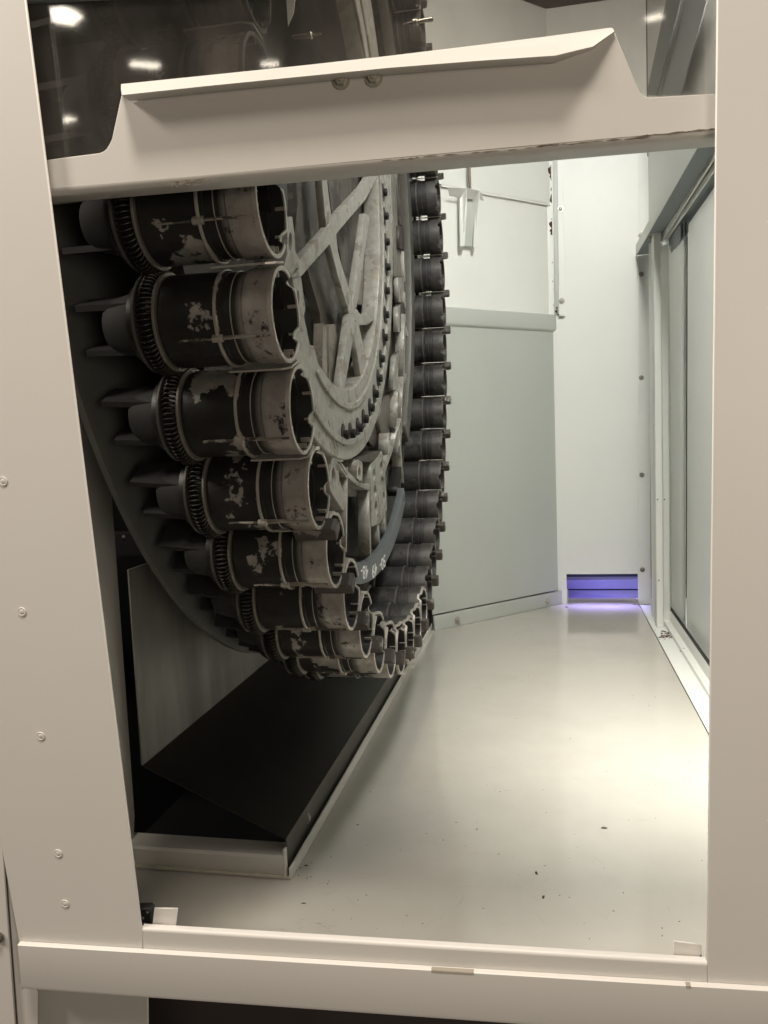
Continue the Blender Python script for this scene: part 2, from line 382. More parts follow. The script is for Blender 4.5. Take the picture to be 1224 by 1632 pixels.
plate('foot_flange', [cpt(0.0, FZ0 + 0.001, 0.012), cpt(sR + 0.012, FZ0 + 0.001, 0.012), cpt(sR + 0.012, zf - 0.004, 0.012), cpt(0.0, zf - 0.004, 0.012)], [],
      CA + cn * 0.012, cu_, Z1, -cn, 0.010, P_WALL2, lp, 0.001)
for p in ((729, 988), (873, 958)): screw(lp, onC(p, 0.013), cn, me=HEXNUT, name='bolt', s=1.5)
up = thing('upper_corner_panel', 'beige white upper corner sheet with a folded seam and rusty right edge', 'panel', (-0.2, 3.42, zt0))
sR2 = (onC((882, 400), -0.012) - CA).dot(cu_)
zs0 = onC((820, 318), -0.012).z
plate('upper_sheet', [cpt(0.0, zt1 + 0.01, -0.012), cpt(sR2, zt1 + 0.01, -0.012), cpt(sR2, zs0, -0.012), cpt(0, zs0, -0.012)], [],
      CA + cn * -0.012, cu_, Z1, -cn, 0.003, P_WALL, up)
plate('seam_lip', [cpt(0.12, zs0 - 0.004, 0.014), cpt(sR2, zs0 - 0.004, -0.004), cpt(sR2, zs0 + 0.004, -0.004), cpt(0.12, zs0 + 0.004, 0.014)], [],
      CA, cu_, Z1, -cn, 0.02, P_WALL, up)
plate('top_sheet', [cpt(-0.02, zs0 + .006, -0.002), cpt(sR2 + 0.0, zs0 + .006, -0.002), cpt(sR2, TOPZ, -0.002), cpt(-0.02, TOPZ, -0.002)], [],
      CA + cn * -0.002, cu_, Z1, -cn, 0.003, P_WALL, up)
plate('edge_return', [onY((882, 240), YB - .004), onY((890, 240), YB - .004), onY((891, 503), YB - .004), onY((883, 503), YB - .004)], [],
      Vector((0, YB - 0.004, 0)), X1, Z1, Y1, 0.002, P_WALL2, up)
# rusty foam left in the joint
def rag(name, pts, off, mat, parent, **t):
    return plate(name, [onC(p, off) for p in pts], [], CA + cn * off, cu_, Z1, -cn, 0.006, mat, parent, 0.0, **t)
random.seed(4)
def jag(y0, y1, x0, x1, wmin, wmax, off, mat):
    n_ = int((y1 - y0) / 3); L_, R_ = [], []
    for k in range(n_ + 1):
        t = k / n_; y = y0 + (y1 - y0) * t; x = x0 + (x1 - x0) * t; e_ = math.sin(PI * min(1, max(0.0, t))) ** .4
        L_.append((x - (wmin + (wmax - wmin) * random.random() ** 2) * e_ - .3, y)); R_.append((x + .4, y))
    rag('rust_foam', L_ + R_[::-1], off, mat, up)
jag(250, 296, 880, 880.5, 2, 6, 0.004, RUST); jag(296, 330, 880.5, 881, 1, 3.5, 0.0042, RUST)
jag(343, 376, 881, 881.5, 1.0, 5, 0.004, RUST); jag(376, 500, 881.5, 883.5, 0.4, 2.0, 0.003, DIRT)
jag(487, 502, 890, 891, 1, 5, 0.024, RUST)
# little folded bracket with a pin
br = thing('folded_bracket', 'small white folded bracket with a tapering channel and threaded pin on the corner panel', 'bracket', onC((750, 300), 0.02))
def tri(name, pts, mat=P_WALL, th=0.0025, par=br):
    V = [Vector(p) for p in pts]; u = (V[1] - V[0]).normalized(); n = u.cross(V[2] - V[0]).normalized(); v = n.cross(u)
    return plate(name, V, [], V[0], u, v, n, th, mat, par, 0.0004)
bo = 0.06
tri('bracket_side', [onC((745, 300), bo), onC((731, 314), 0.003), onC((733, 393), 0.003), onC((739, 393), bo * .35)])
tri('bracket_side', [onC((765, 304), bo), onC((752, 305), 0.003), onC((753, 395), 0.003), onC((757, 393), bo * .35)])
tri('bracket_top', [onC((714, 299), bo * .8), onC((745, 300), bo), onC((765, 304), bo), onC((765, 307), 0.0), onC((712, 303), 0.0)])
tri('bracket_wing', [onC((714, 299), bo * .8), onC((743, 301), bo * .95), onC((730, 318), 0.002)])
for nm, pts, off, mt in (('bracket_face', [(733, 316), (746, 302), (740.5, 392), (733.5, 393)], 0.030, P_WALL), ('bracket_web', [(745, 303), (760, 305), (753, 393), (740, 392)], 0.008, P_WALL2),
                         ('bracket_face', [(760, 305), (765.5, 304), (758.5, 393), (754, 394)], 0.030, P_WALL)):
    plate(nm, [onC(p, off) for p in pts], [], CA + cn * off, cu_, Z1, -cn, 0.003, mt, br, 0.0006)  # web takes the greyer paint, its shading put into the colour
bm = bmesh.new(); lathe_bm(bm, [(0, 0.0004), (0, 0.006)] + [(0.004 * i, 0.006 if i % 2 else 0.0048) for i in range(1, 90)] + [(0.36, 0.0004)], 12)
pin = bm_mesh('pin', bm, plain('threaded_brown', (0.22, 0.17, 0.13), 0.5, 0.4))
screw(br, onC((749, 300), bo * .6), (0, 0, 1), me=pin, name='threaded_pin')
screw(br, onC((749, 306), bo * .6), (0, 0, -1), me=HEXNUT, name='nut', s=1.3)

# right side: header, column, door ------------------------------------------------
hd = thing('door_header', 'pale folded header beam running back along the right side above the door', 'beam', (0.4, 2.6, 0.72))
plate('header_face', [Vector((0.4, 3.655, 0.728)), Vector((0.4, 1.0, 0.690)), Vector((0.4, 1.0, 0.735)), Vector((0.4, 3.655, 0.772))], [],
      Vector((0.4, 0, 0)), Y1, Z1, X1, 0.003, P_WALL, hd, 0.0006)
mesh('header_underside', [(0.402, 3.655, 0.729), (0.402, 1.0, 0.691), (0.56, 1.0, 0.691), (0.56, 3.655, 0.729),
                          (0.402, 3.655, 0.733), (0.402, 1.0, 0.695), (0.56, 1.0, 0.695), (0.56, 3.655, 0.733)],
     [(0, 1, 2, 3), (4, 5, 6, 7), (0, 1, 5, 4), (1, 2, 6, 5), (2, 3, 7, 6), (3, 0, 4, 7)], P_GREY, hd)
for y in (3.3, 2.75, 2.3): screw(hd, (0.415, y, 0.722), (0, 0, -1), name='rivet', s=0.8)
gd = thing('door_guide', 'light curved guide rail under the header ending in dark ribs above the right door', 'rail', (0.47, 2.6, 0.69))
pr = [(0.470, 0.690), (0.468, 0.700), (0.469, 0.715), (0.474, 0.726)]
sweep('guide_face', [[Vector((x, y, z + dz)) for x, z in pr] for y, dz in ((3.27, 0), (3.24, 0.004), (3.1, 0.003), (2.3, -0.007), (1.2, -0.05))], P_WALL, gd, 0.003)
for i, (x, l) in enumerate(((0.478, .10), (0.486, .16), (0.494, .20))):
    box('guide_rib', (x, 3.00 - 0.02 * i, 0.640 + 0.006 * i), (x + 0.004, 3.22 - .03 * i, 0.695), P_GREY, gd, 0.0005)
cl = thing('door_column', 'slim white upright column of folded sheet with rusty spots at its foot', 'column', (0.43, 3.25, FZ0))
sweep('column_fold', [[Vector((x, y, z)) for x, y in [(onY((q, 700), yy).x, yy) for q, yy in ((1037, 3.50), (1037, 3.43), (1041, 3.42), (1043.5, 3.25), (1045, 3.24), (1054, 3.24), (1055.5, 3.245), (1056, 3.30), (1065, 3.31), (1067, 3.33), (1069, 3.60))]]
                      for z in (FZ0 + 0.001, 0.727)], P_WALL, cl, 0.003)
for p in ((1048, 796), (1050, 925), (1059, 796)): screw(cl, onY(p, 3.2385), (0, -1, 0), me=screw_mesh('dark_hole', 0.0028, 0.001, DIRT, washer=False), name='rust_spot')
dr = thing('side_door', 'smooth grey side door panels behind the column reflecting the blue slot', 'door', (0.5, 2.6, FZ0))
plate('door_panel', [Vector((0.500, 3.60, FZ0 + .02)), Vector((0.500, 3.09, FZ0 + .02)), Vector((0.500, 3.03, 0.70)), Vector((0.500, 3.60, 0.70))], [],
      Vector((0.5, 0, 0)), Y1, Z1, X1, 0.004, P_SHADE, dr, 0.0008)
plate('door_panel', [Vector((0.512, 3.12, FZ0 + .02)), Vector((0.512, 1.1, FZ0 + .02)), Vector((0.512, 1.1, 0.70)), Vector((0.512, 3.06, 0.70))], [],
      Vector((0.512, 0, 0)), Y1, Z1, X1, 0.004, P_SHADE, dr, 0.0008)
rl = thing('threshold_rail', 'white door threshold rail with a dark rounded rubber seal along the floor', 'rail', (0.48, 2.6, FZ0))
pr = [(0.455, FZ0 + .001), (0.457, FZ0 + 0.010), (0.478, FZ0 + 0.014), (0.481, FZ0 + 0.045), (0.484, FZ0 + 0.050), (0.489, FZ0 + 0.048)]
sweep('rail_fold', [[Vector((x, y, z)) for x, z in pr] for y in (3.56, 2.5, 0.95)], P_WALL, rl, 0.003)
bm = bmesh.new()
sweep('rubber_seal', [[Vector((0.4895 + 0.008 * math.cos(t), y, FZ0 + 0.044 + 0.012 * math.sin(t))) for t in [i * PI / 8 - PI / 2 for i in range(17)]] for y in (3.48, 3.46, 3.3, 2.5, 0.95)],
      plain('rubber', (0.02, 0.017, 0.016), 0.6), rl, 0.0)
bm.free()
screw(rl, onZ((1090, 1038), FZ0 + 0.002), (0, 0, 1), me=HEXNUT, name='bolt', s=1.5)
hb = thing('upper_guard_beam', 'blue grey slanting guard beam seen through the window at upper right', 'beam', (0.5, 2.2, 1.3))
x_ = 0.42
q = [onX((1030, 152), x_), onX((1066, -20), x_), onX((1090, -20), x_), onX((1046, 152), x_)]
plate('beam_face', q, [], Vector((x_, 0, 0)), Y1, Z1, X1, 0.004, P_GREY, hb)
q = [onX((1046.5, 152), x_), onX((1090.5, -20), x_), onX((1124, -20), x_), onX((1078, 152), x_)]
plate('beam_web', [v + X1 * 0.012 for v in q], [], Vector((x_ + .012, 0, 0)), Y1, Z1, X1, 0.004, plain('blue_grey_light', (0.30, 0.33, 0.335), 0.5, nz=.12), hb)

# ledge box, edge lip, chute ---------------------------------------------------------
lg = thing('ledge_box', 'low cream folded ledge closing the front of the dark pit at lower left', 'ledge', (-0.8, 1.33, FZ0))
pr = [(1.319, FZ0 + 0.001), (1.317, FZ0 + 0.036), (1.320, FZ0 + 0.040), (1.366, FZ0 + 0.040), (1.370, FZ0 + 0.036), (1.370, FZ0 - 0.25)]
sweep('ledge_fold', [[Vector((x, y, z)) for y, z in pr] for x in (-1.25, -0.486)], P_FRONT, lg, 0.003, smooth=False)
box('ledge_end', (-0.484, 1.312, FZ0 + .0015), (-0.479, 1.322, FZ0 + 0.058), P_BEAM, lg, 0.0012)
bmw = bmesh.new()
random.seed(3)
n = 90; ring = []
for i in range(n):
    x = -1.2 + (1.2 - 0.47) * i / (n - 1)
    r = 0.0035 + 0.002 * random.random()
    ring.append([bmw.verts.new((x, 1.3165 - r * math.cos(t) * 1.3, FZ0 + 0.0015 + r * math.sin(t))) for t in (0, .5, 1.0, 1.57)])
for A, B in zip(ring, ring[1:]):
    for j in range(3): bmw.faces.new((A[j], A[j + 1], B[j + 1], B[j]))
inst('sealant_bead', bm_mesh('sealant_bead', bmw, plain('sealant', (0.50, 0.46, 0.38), 0.6, nz=.4, scale=60)), lg).matrix_parent_inverse = wm(lg).inverted()
ef = thing('pit_edge_lip', 'thin pale upright lip along the left edge of the white floor beside the pit', 'lip', (-0.47, 2.2, FZ0))
box('lip', (-0.4745, 1.312, FZ0 - 0.03), (-0.4705, 3.2, FZ0 + 0.022), P_BEAM, ef, 0.001)
ch = thing('chip_chute', 'black oily sheet chute sloping down from the left wall under the wheel', 'chute', (-0.6, 1.9, FZ0))
yB = 1.335
A_ = onY((228, 1220), yB); B_ = onY((455, 1336), yB)
mesh('chute_sheet', [A_, B_, B_ + Y1 * 1.9, A_ + Y1 * 1.9, A_ - Z1 * .003, B_ - Z1 * .003, B_ + Y1 * 1.9 - Z1 * .003, A_ + Y1 * 1.9 - Z1 * .003],
     [(0, 1, 2, 3), (4, 5, 6, 7), (0, 1, 5, 4), (1, 2, 6, 5), (2, 3, 7, 6), (3, 0, 4, 7)], CHUTE, ch)
box('chute_flange', (B_.x - 0.001, yB, FZ0 - 0.05), (B_.x + 0.002, yB + 1.9, B_.z), plain('flange_steel', (0.09, 0.085, 0.072), .5, .2), ch, 0.0005)
screw(ch, (B_.x + 0.002, onX((490, 1304), B_.x + .002).y, onX((490, 1304), B_.x + .002).z), (1, 0, 0), name='bolt', s=0.8)
cs = thing('cabin_side_sheet', 'pale inner side sheet standing behind the left pillar above the ledge', 'panel', (-0.8, 1.2, FZ0))
sweep('side_fold', [[Vector((-0.80, 0.98, z)), Vector((-0.80, b - .004, z)), Vector((-0.803, b, z)), Vector((-0.85, b + .001, z))] for z, b in ((-0.80, 1.335), (-0.775, 1.340), (-0.75, 1.350), (-0.716, 1.357), (0.0, 1.360), (1.1, 1.362))], P_FRONT, cs, 0.002)
gp = thing('galvanised_side_sheet', 'dull galvanised sheet standing at the left of the black chute with pale streaks', 'panel', (A_.x, 1.9, -0.6))
xs = A_.x - 0.001
zt = onX((205, 908), xs).z
y0 = onX((205, 908), xs).y
plate('side_sheet', [Vector((xs, y0, zt)), Vector((xs, yB, A_.z)), Vector((xs, 3.2, A_.z)), Vector((xs, 3.2, zt))], [],
      Vector((xs, 0, 0)), Y1, Z1, -X1, 0.003, GALV, gp)
db = thing('dark_cross_rail', 'dark rail with a tiny bright screw in the black gap behind the left pillar', 'rail', (-1.0, 2.0, -0.3))
a = onY((176, 850), 1.9); b_ = onY((300, 885), 1.9)
box('rail', (-1.29, 1.9, b_.z), (-0.8, 1.95, a.z), plain('near_black', (0.022, 0.022, 0.024), .5), db, 0.002)
screw(db, onY((197, 856), 1.899), (0, -1, 0), s=0.45)

# ================================================================== TOOL WHEEL
W0 = Vector((-0.3371, 1.9407, 0.4957)); WROT = 0.01359
wheel = thing('tool_magazine_wheel', 'huge greasy cast iron tool magazine wheel ringed with tubular tool pots', 'tool wheel', W0, rotz=WROT)
WM = wm(wheel); WI = WM.inverted()
def onW(p, xl):
    """photo point -> wheel coordinates (y, z) in the wheel's plane x = xl"""
    o = WI @ Vector((0, 0, 0)); d = WI.to_3x3() @ ray(*p)
    t = (xl - o.x) / d.x; q = o + d * t
    return Vector((xl, q.y, q.z))
def wplate(name, pts, xl, th, mat, holes=(), bevel=0.0015, parent=wheel, **t):
    return plate(name, [onW(p, xl) for p in pts], [[onW(p, xl) for p in h] for h in holes], Vector((xl, 0, 0)), Y1, Z1, -X1, th, mat, parent, bevel, world=False, **t)
def ell(cx, cy, rx, ry, n=14, tilt=0.0):
    return [(cx + rx * math.cos(2 * PI * i / n) + tilt * math.sin(2 * PI * i / n), cy + ry * math.sin(2 * PI * i / n)) for i in range(n)]
NP = 48; DT = 2 * PI / NP; PH = 0.2112
# --- pot meshes, mouth at x = 0, body to -x
RO = 0.0605
def potbody():
    bm = bmesh.new()
    lathe_bm(bm, [(0.0, RO - 0.0005), (-0.002, RO), (-0.044, RO), (-0.0455, RO - 0.003), (-0.078, RO - 0.003), (-0.080, RO - 0.0005), (-0.178, RO - 0.0005), (-0.182, RO - .006), (-0.235, RO - 0.008),
                  (-0.235, RO - 0.014), (-0.14, RO - 0.014), (-0.075, RO - 0.0095), (-0.004, RO - 0.0055), (-0.0005, RO - 0.005)], 64)
    return bm_mesh('tool_pot', bm, POT)
SEAMM = metal('seam_metal', (0.40, 0.37, 0.32), (0.05, 0.045, 0.038), 0.47, scale=26, metallic=.4)
def seam(a, x0):
    bm = bmesh.new()
    if True:
        R = Matrix.Rotation(a, 3, 'X'); vs = []
        n = 14
        for k in range(n):
            x = x0 + (-0.006 - x0) * k / (n - 1); h = 0.0026 + random.uniform(-.0006, .0006); dz = random.uniform(-.0004, .0004)
            for yy, zz in ((-RO - h, -0.0010 + dz), (-RO - h, 0.0010 + dz), (-RO + 0.004, 0.002), (-RO + 0.004, -0.002)): vs.append(bm.verts.new(R @ Vector((x, yy, zz))))
        for k in range(n - 1):
            for j in range(4): bm.faces.new((vs[4 * k + j], vs[4 * k + (j + 1) % 4], vs[4 * k + 4 + (j + 1) % 4], vs[4 * k + 4 + j]))
        bm.faces.new(vs[:4]); bm.faces.new(vs[-4:])
    # short lug where the seam crosses the front band
    return bm_mesh('seam_rib', bm, SEAMM, angle=20)
def ringmesh(name, x0, x1, r0, r1, mat, seg=56, soft=0.001):
    bm = bmesh.new()
    lathe_bm(bm, [(x0, r0), (x0, r1 - soft), (x0 + soft, r1), (x1 - soft, r1), (x1, r1 - soft), (x1, r0)], seg)
    return bm_mesh(name, bm, mat)
def teeth():
    """mouth rim: thin ring whose inside carries short hooks and stops"""
    bm = bmesh.new()
    lathe_bm(bm, [(-0.004, RO - 0.005), (-0.004, RO + 0.0006), (0.0012, RO + 0.0006), (0.0016, RO), (0.0016, RO - 0.0045), (0.001, RO - 0.005)], 64)
    for a, w_, l in ((0.0, 0.006, 0.004), (1.35, 0.0018, 0.010), (1.72, 0.0018, 0.010), (3.15, 0.006, 0.004), (-1.45, 0.004, 0.008), (2.45, .004, .005)):
        R = Matrix.Rotation(a, 3, 'X'); vs = []
        for x in (-0.012, 0.001):
            for yy, zz in ((-RO + 0.0035, -w_ / 2), (-RO + 0.0035, w_ / 2), (-RO + 0.0035 + l, w_ / 2 * .7), (-RO + 0.0035 + l, -w_ / 2 * .7)):
                vs.append(bm.verts.new(R @ Vector((x, yy, zz))))
        for f in ((0, 1, 5, 4), (1, 2, 6, 5), (2, 3, 7, 6), (3, 0, 4, 7), (0, 3, 2, 1), (4, 5, 6, 7)): bm.faces.new([vs[i] for i in f])
    return bm_mesh('mouth_rim', bm, EDGE)
def coil():
    bm = bmesh.new(); turns = 62; per = 7; rings = []
    tot = turns * per
    for i in range(tot):
        A = 2 * PI * i / tot; B = 2 * PI * i / per
        c = Vector((-0.199 + 0.0125 * math.cos(B), 0, 0)); rr = 0.0575 + 0.0125 * math.sin(B)
        tng = Vector((0, math.sin(A), -math.cos(A))); rad = Vector((0, -math.cos(A), -math.sin(A)))
        p = c + rad * rr
        n1 = (Vector((math.cos(B), 0, 0)) + rad * math.sin(B)).normalized(); n2 = tng
        rings.append([bm.verts.new(p + (n1 * math.cos(t) + n2 * math.sin(t)) * 0.0021) for t in (0, 2.1, 4.2)])
    for i in range(tot):
        a, b = rings[i], rings[(i + 1) % tot]
        for j in range(3): bm.faces.new((a[j], a[(j + 1) % 3], b[(j + 1) % 3], b[j]))
    return bm_mesh('spring_ring', bm, SPRING, angle=180)
def bore():
    bm = bmesh.new()
    lathe_bm(bm, [(-0.0005, RO - 0.0056), (-0.020, RO - 0.0075), (-0.022, RO - 0.011), (-0.060, RO - 0.013), (-0.062, RO - 0.020), (-0.10, RO - 0.028), (-0.10, 0.0005)], 40, closed=False)
    # two flats standing inside the bore
    for a in (0.25, 3.4):
        R = Matrix.Rotation(a, 3, 'X'); vs = []
        for x in (-0.06, -0.016):
            for yy, zz in ((-RO + 0.006, -0.018), (-RO + 0.006, 0.018), (-RO + 0.015, 0.012), (-RO + 0.015, -0.012)):
                vs.append(bm.verts.new(R @ Vector((x, yy, zz))))
        for f in ((0, 1, 5, 4), (1, 2, 6, 5), (2, 3, 7, 6), (3, 0, 4, 7), (0, 3, 2, 1), (4, 5, 6, 7)): bm.faces.new([vs[i] for i in f])
    return bm_mesh('bore', bm, BORE)
def keyblock():
    bm = bmesh.new()
    hz = 0.0655
    # U-shaped guide: a wedge block reaching forward of the mouths, with a thin bright front edge
    pts = [(-0.045, -0.011), (0.020, -0.011), (0.020, 0.009), (0.014, 0.0115), (-0.045, 0.0115)]
    y0, y1 = -0.031, -0.003
    lo = [bm.verts.new((x, y0, -hz + z)) for x, z in pts]; hi = [bm.verts.new((x, y1, -hz + z * .92)) for x, z in pts]
    bm.faces.new(lo); bm.faces.new(hi[::-1])
    for i in range(len(pts)): bm.faces.new((lo[i], lo[(i + 1) % len(pts)], hi[(i + 1) % len(pts)], hi[i]))
    bmesh.ops.bevel(bm, geom=bm.edges[:], offset=0.0012, segments=1, affect='EDGES')
    return bm_mesh('key_block', bm, metal('key_steel', (0.30, 0.27, 0.23), (0.045, 0.038, 0.032), 0.60, scale=30, metallic=.3), smooth=False)
def sepplate():
    bm = bmesh.new(); hz = 0.0655
    pts = [(-0.082, -0.020), (-0.010, -0.020), (0.002, -0.014), (0.002, 0.020), (-0.082, 0.020)]
    lo = [bm.verts.new((x, y, -hz - 0.0013)) for x, y in pts]; hi = [bm.verts.new((x, y, -hz + 0.0013)) for x, y in pts]
    bm.faces.new(lo); bm.faces.new(hi[::-1])
    for i in range(len(pts)): bm.faces.new((lo[i], lo[(i + 1) % len(pts)], hi[(i + 1) % len(pts)], hi[i]))
    return bm_mesh('separator_plate', bm, plain('worn_plate', (0.42, 0.40, 0.36), 0.4, .4, nz=.3), smooth=False)
def tail():
    bm = bmesh.new()
    lathe_bm(bm, [(-0.222, 0.047), (-0.235, 0.043), (-0.262, 0.036), (-0.270, 0.030), (-0.272, 0.0005)], 24, closed=False)
    for s in (-1, 1):
        vs = []
        for x, h in ((-0.225, 0.018), (-0.305, 0.005)):
            for yy, zz in ((-0.028 + (0.018 - h), s * 0.030 - 0.004), (-0.028 + (0.018 - h), s * 0.030 + 0.004), (0.030, s * 0.030 + 0.004), (0.030, s * 0.030 - 0.004)):
                vs.append(bm.verts.new((x, yy, zz)))
        for f in ((0, 1, 5, 4), (1, 2, 6, 5), (2, 3, 7, 6), (3, 0, 4, 7), (0, 3, 2, 1), (4, 5, 6, 7)): bm.faces.new([vs[i] for i in f])
    return bm_mesh('gripper_tail', bm, plain('tail_black', (0.011, 0.011, 0.010), 0.75, .0))
def shorten(me, k=0.83):
    for v_ in me.vertices: v_.co.x = v_.co.x * k if v_.co.x < -0.003 else v_.co.x
    me.update(); return me
def notch(me, depth=0.007):
    """cut the open end back over a few arcs, as the cast sleeves are"""
    for v_ in me.vertices:
        if v_.co.x > -0.0065:
            a = math.atan2(-v_.co.z, -v_.co.y) % (2 * PI)
            if 2.35 < a < 2.65 or 3.62 < a < 3.84: v_.co.x -= depth
    me.update(); return me
M_body, M_mouth, M_coil, M_bore, M_key, M_sep, M_tail = potbody(), teeth(), coil(), bore(), keyblock(), sepplate(), tail()
M_seam, M_seam2 = seam(0.20, -0.150), seam(3.6, -0.170)
M_ridge = ringmesh('clamp_ridge', -0.0895, -0.0845, RO - 0.002, RO + 0.0026, EDGE)
bm = bmesh.new()
vs = []
_R = Matrix.Rotation(0.20, 3, 'X')
for x in (-0.080, -0.066):
    for yy, zz in ((-RO - 0.0055, -0.003), (-RO - 0.0055, 0.003), (-RO + 0.003, 0.006), (-RO + 0.003, -0.006)): vs.append(bm.verts.new(_R @ Vector((x, yy, zz))))
for f in ((0, 1, 5, 4), (1, 2, 6, 5), (2, 3, 7, 6), (3, 0, 4, 7), (0, 3, 2, 1), (4, 5, 6, 7)): bm.faces.new([vs[i] for i in f])
bmesh.ops.bevel(bm, geom=bm.edges[:], offset=0.0009, segments=1, affect='EDGES')
M_lug = bm_mesh('clamp_lug', bm, EDGE, smooth=False)
M_fl1 = ringmesh('rear_flange', -0.1865, -0.1815, RO - 0.006, RO + 0.0042, plain('flange_rim', (0.19, 0.175, 0.15), .45, .4, nz=.5, scale=40))
M_fl2 = ringmesh('end_flange', -0.2205, -0.2155, RO - 0.010, RO + 0.0040, plain('end_rim', (0.075, 0.07, 0.063), .5, .3, nz=.5, scale=40))
M_mid = ringmesh('groove_line', -0.0640, -0.0626, RO - 0.004, RO - 0.0015, EDGE, soft=0.0003)
DM = {}
for nm, me in (('clamp_ridge', M_ridge), ('groove_line', M_mid), ('mouth_rim', M_mouth)):
    DM[nm] = me.copy(); DM[nm].materials.clear(); DM[nm].materials.append(EDGED)
for me in (M_body, M_coil, M_ridge, M_fl1, M_fl2, M_mid, DM['clamp_ridge'], DM['groove_line'], M_seam, M_seam2): shorten(me)
for v_ in M_tail.vertices: v_.co.x = -0.186 + (v_.co.x + 0.222) * 1.15
for me in (M_body, M_mouth, M_bore, DM['mouth_rim']): notch(me)
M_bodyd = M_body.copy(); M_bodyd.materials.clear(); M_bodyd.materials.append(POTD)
for i in range(NP):
    a = PH + DT * i
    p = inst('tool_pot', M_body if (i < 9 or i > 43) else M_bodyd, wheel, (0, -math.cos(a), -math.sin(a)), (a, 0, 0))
    for nm, me in (('mouth_rim', M_mouth), ('bore', M_bore), ('spring_ring', M_coil), ('key_block', M_key), ('separator_plate', M_sep),
                   ('gripper_tail', M_tail), ('clamp_ridge', M_ridge), ('rear_flange', M_fl1), ('end_flange', M_fl2), ('groove_line', M_mid), ('seam_rib', M_seam), ('seam_rib', M_seam2), ('clamp_lug', M_lug)):
        if nm in ('seam_rib', 'clamp_lug') and 8 <= i < 44: continue
        if nm == 'key_block' and i in (0, 1, 2, 44, 45, 46, 47): continue
        if i >= 8 and nm in ('clamp_ridge', 'groove_line'): me = DM[nm]
        if i >= 13 and nm == 'mouth_rim': me = DM[nm]
        inst(nm, me, p)
# back disc
bm = bmesh.new(); lathe_bm(bm, [(-0.312, 0.0005), (-0.308, 1.0), (-0.312, 1.012), (-0.322, 1.012), (-0.322, 0.0005)], 160, closed=False)
inst('back_disc', bm_mesh('back_disc', bm, DARK2), wheel)
# dark carrier rings between the pots and the spider
bm = bmesh.new(); lathe_bm(bm, [(-0.185, 0.55), (-0.185, 0.925), (-0.155, 0.934), (-0.20, 0.934), (-0.22, 0.55)], 144)
inst('carrier_ring', bm_mesh('carrier_ring', bm, RINGB), wheel)
# numbered index ring and its dark groove (eccentric centre fitted to the photo)
def arcring(name, xl, cy, cz, r0, r1, a0, a1, th, mat, seg=90, bev=0.0):
    pts = [Vector((xl, cy - math.cos(a0 + (a1 - a0) * i / seg) * r1, cz - math.sin(a0 + (a1 - a0) * i / seg) * r1)) for i in range(seg + 1)]
    pts += [Vector((xl, cy - math.cos(a1 + (a0 - a1) * i / seg) * r0, cz - math.sin(a1 + (a0 - a1) * i / seg) * r0)) for i in range(seg + 1)]
    return plate(name, pts, [], Vector((xl, 0, 0)), Y1, Z1, -X1, th, mat, wheel, bev, world=False)
ICY, ICZ, IR = -0.05, 0.139, 0.928
arcring('index_ring', -0.08, ICY, ICZ, IR + 0.004, IR + 0.052, 1.34, 2.12, 0.02, INDEX, bev=0.001)
arcring('groove_ring', -0.10, ICY, ICZ, IR - 0.002, IR + 0.02, 2.1, 4.3, 0.03, BLACKB, bev=0.001)
arcring('inner_race', -0.086, ICY, ICZ, IR - 0.075, IR - 0.004, 2.35, 4.3, 0.03, plain('race_dark', (0.085, 0.078, 0.068), .5, .2, nz=.4), bev=0.001)
def txt(s, p, size, rot, squash=1.0):
    c = bpy.data.curves.new('t', 'FONT'); c.body = s; c.size = size; c.extrude = 0.0002; c.align_x = 'CENTER'; c.align_y = 'CENTER'; c.offset = 0.0002
    t = bpy.data.objects.new('tmp', c); COL.objects.link(t); bpy.context.view_layer.update()
    me = bpy.data.meshes.new_from_object(t.evaluated_get(bpy.context.evaluated_depsgraph_get())); bpy.data.objects.remove(t)
    me.materials.clear(); me.materials.append(INK)
    # text plane XY -> wheel plane (x: +Y, y: +Z, normal +X)
    Rm = Matrix(((0, 0, 1), (1, 0, 0), (0, 1, 0))).to_4x4()
    me.transform(Matrix.Translation(p) @ Matrix.Rotation(rot, 4, 'X') @ Rm @ Matrix.Diagonal((squash, 1, 1, 1)))
    inst('ring_number', me, wheel)
for s, p in (('48-', (581, 911)), ('49', (597, 908)), ('50-', (610, 897))):
    q = onW(p, -0.0795); ang = math.atan2(-(q.z - ICZ), -(q.y - ICY))      # parameter angle
    txt(s, q, 0.044, ang + PI / 2, 1.4)
# --- the spider casting, traced member by member in its own plane
XS = -0.10
cast = lambda pts, holes=(), xl=XS, th=0.016, mat=CAST, name='spoke', bev=0.0012: wplate(name, pts, xl, th, mat, holes, bev)
cast([(470, 420), (475, 417), (520, 365), (529, 350), (577, 298), (600, 262), (612, 262), (583, 318), (536, 373), (527, 388), (480, 441), (466, 443), (462, 430)],
     [[(464, 436), (470, 428), (476, 427), (474, 433), (468, 440)]], name='spoke')
cast([(512, 230), (523, 230), (522, 293), (529, 350), (524, 372), (520, 364), (514, 296)], xl=XS - .003)
cast([(524, 380), (536, 372), (539, 401), (545, 424), (561, 474), (569, 502), (560, 516), (555, 493), (538, 438)], xl=XS - .003)
cast([(582, 340), (590, 344), (571, 478), (566, 500), (559, 500), (562, 478)], xl=XS - .002)
cast([(557, 500), (567, 500), (562, 545), (545, 646), (538, 652), (541, 620)], xl=XS - .001)
cast([(562, 512), (571, 512), (592, 615), (584, 628), (575, 600)], xl=XS - .004)
cast([(568, 492), (574, 500), (583, 502), (592, 488), (597, 488), (596, 510), (585, 518), (572, 518), (566, 510)], xl=XS - .005, name='web')
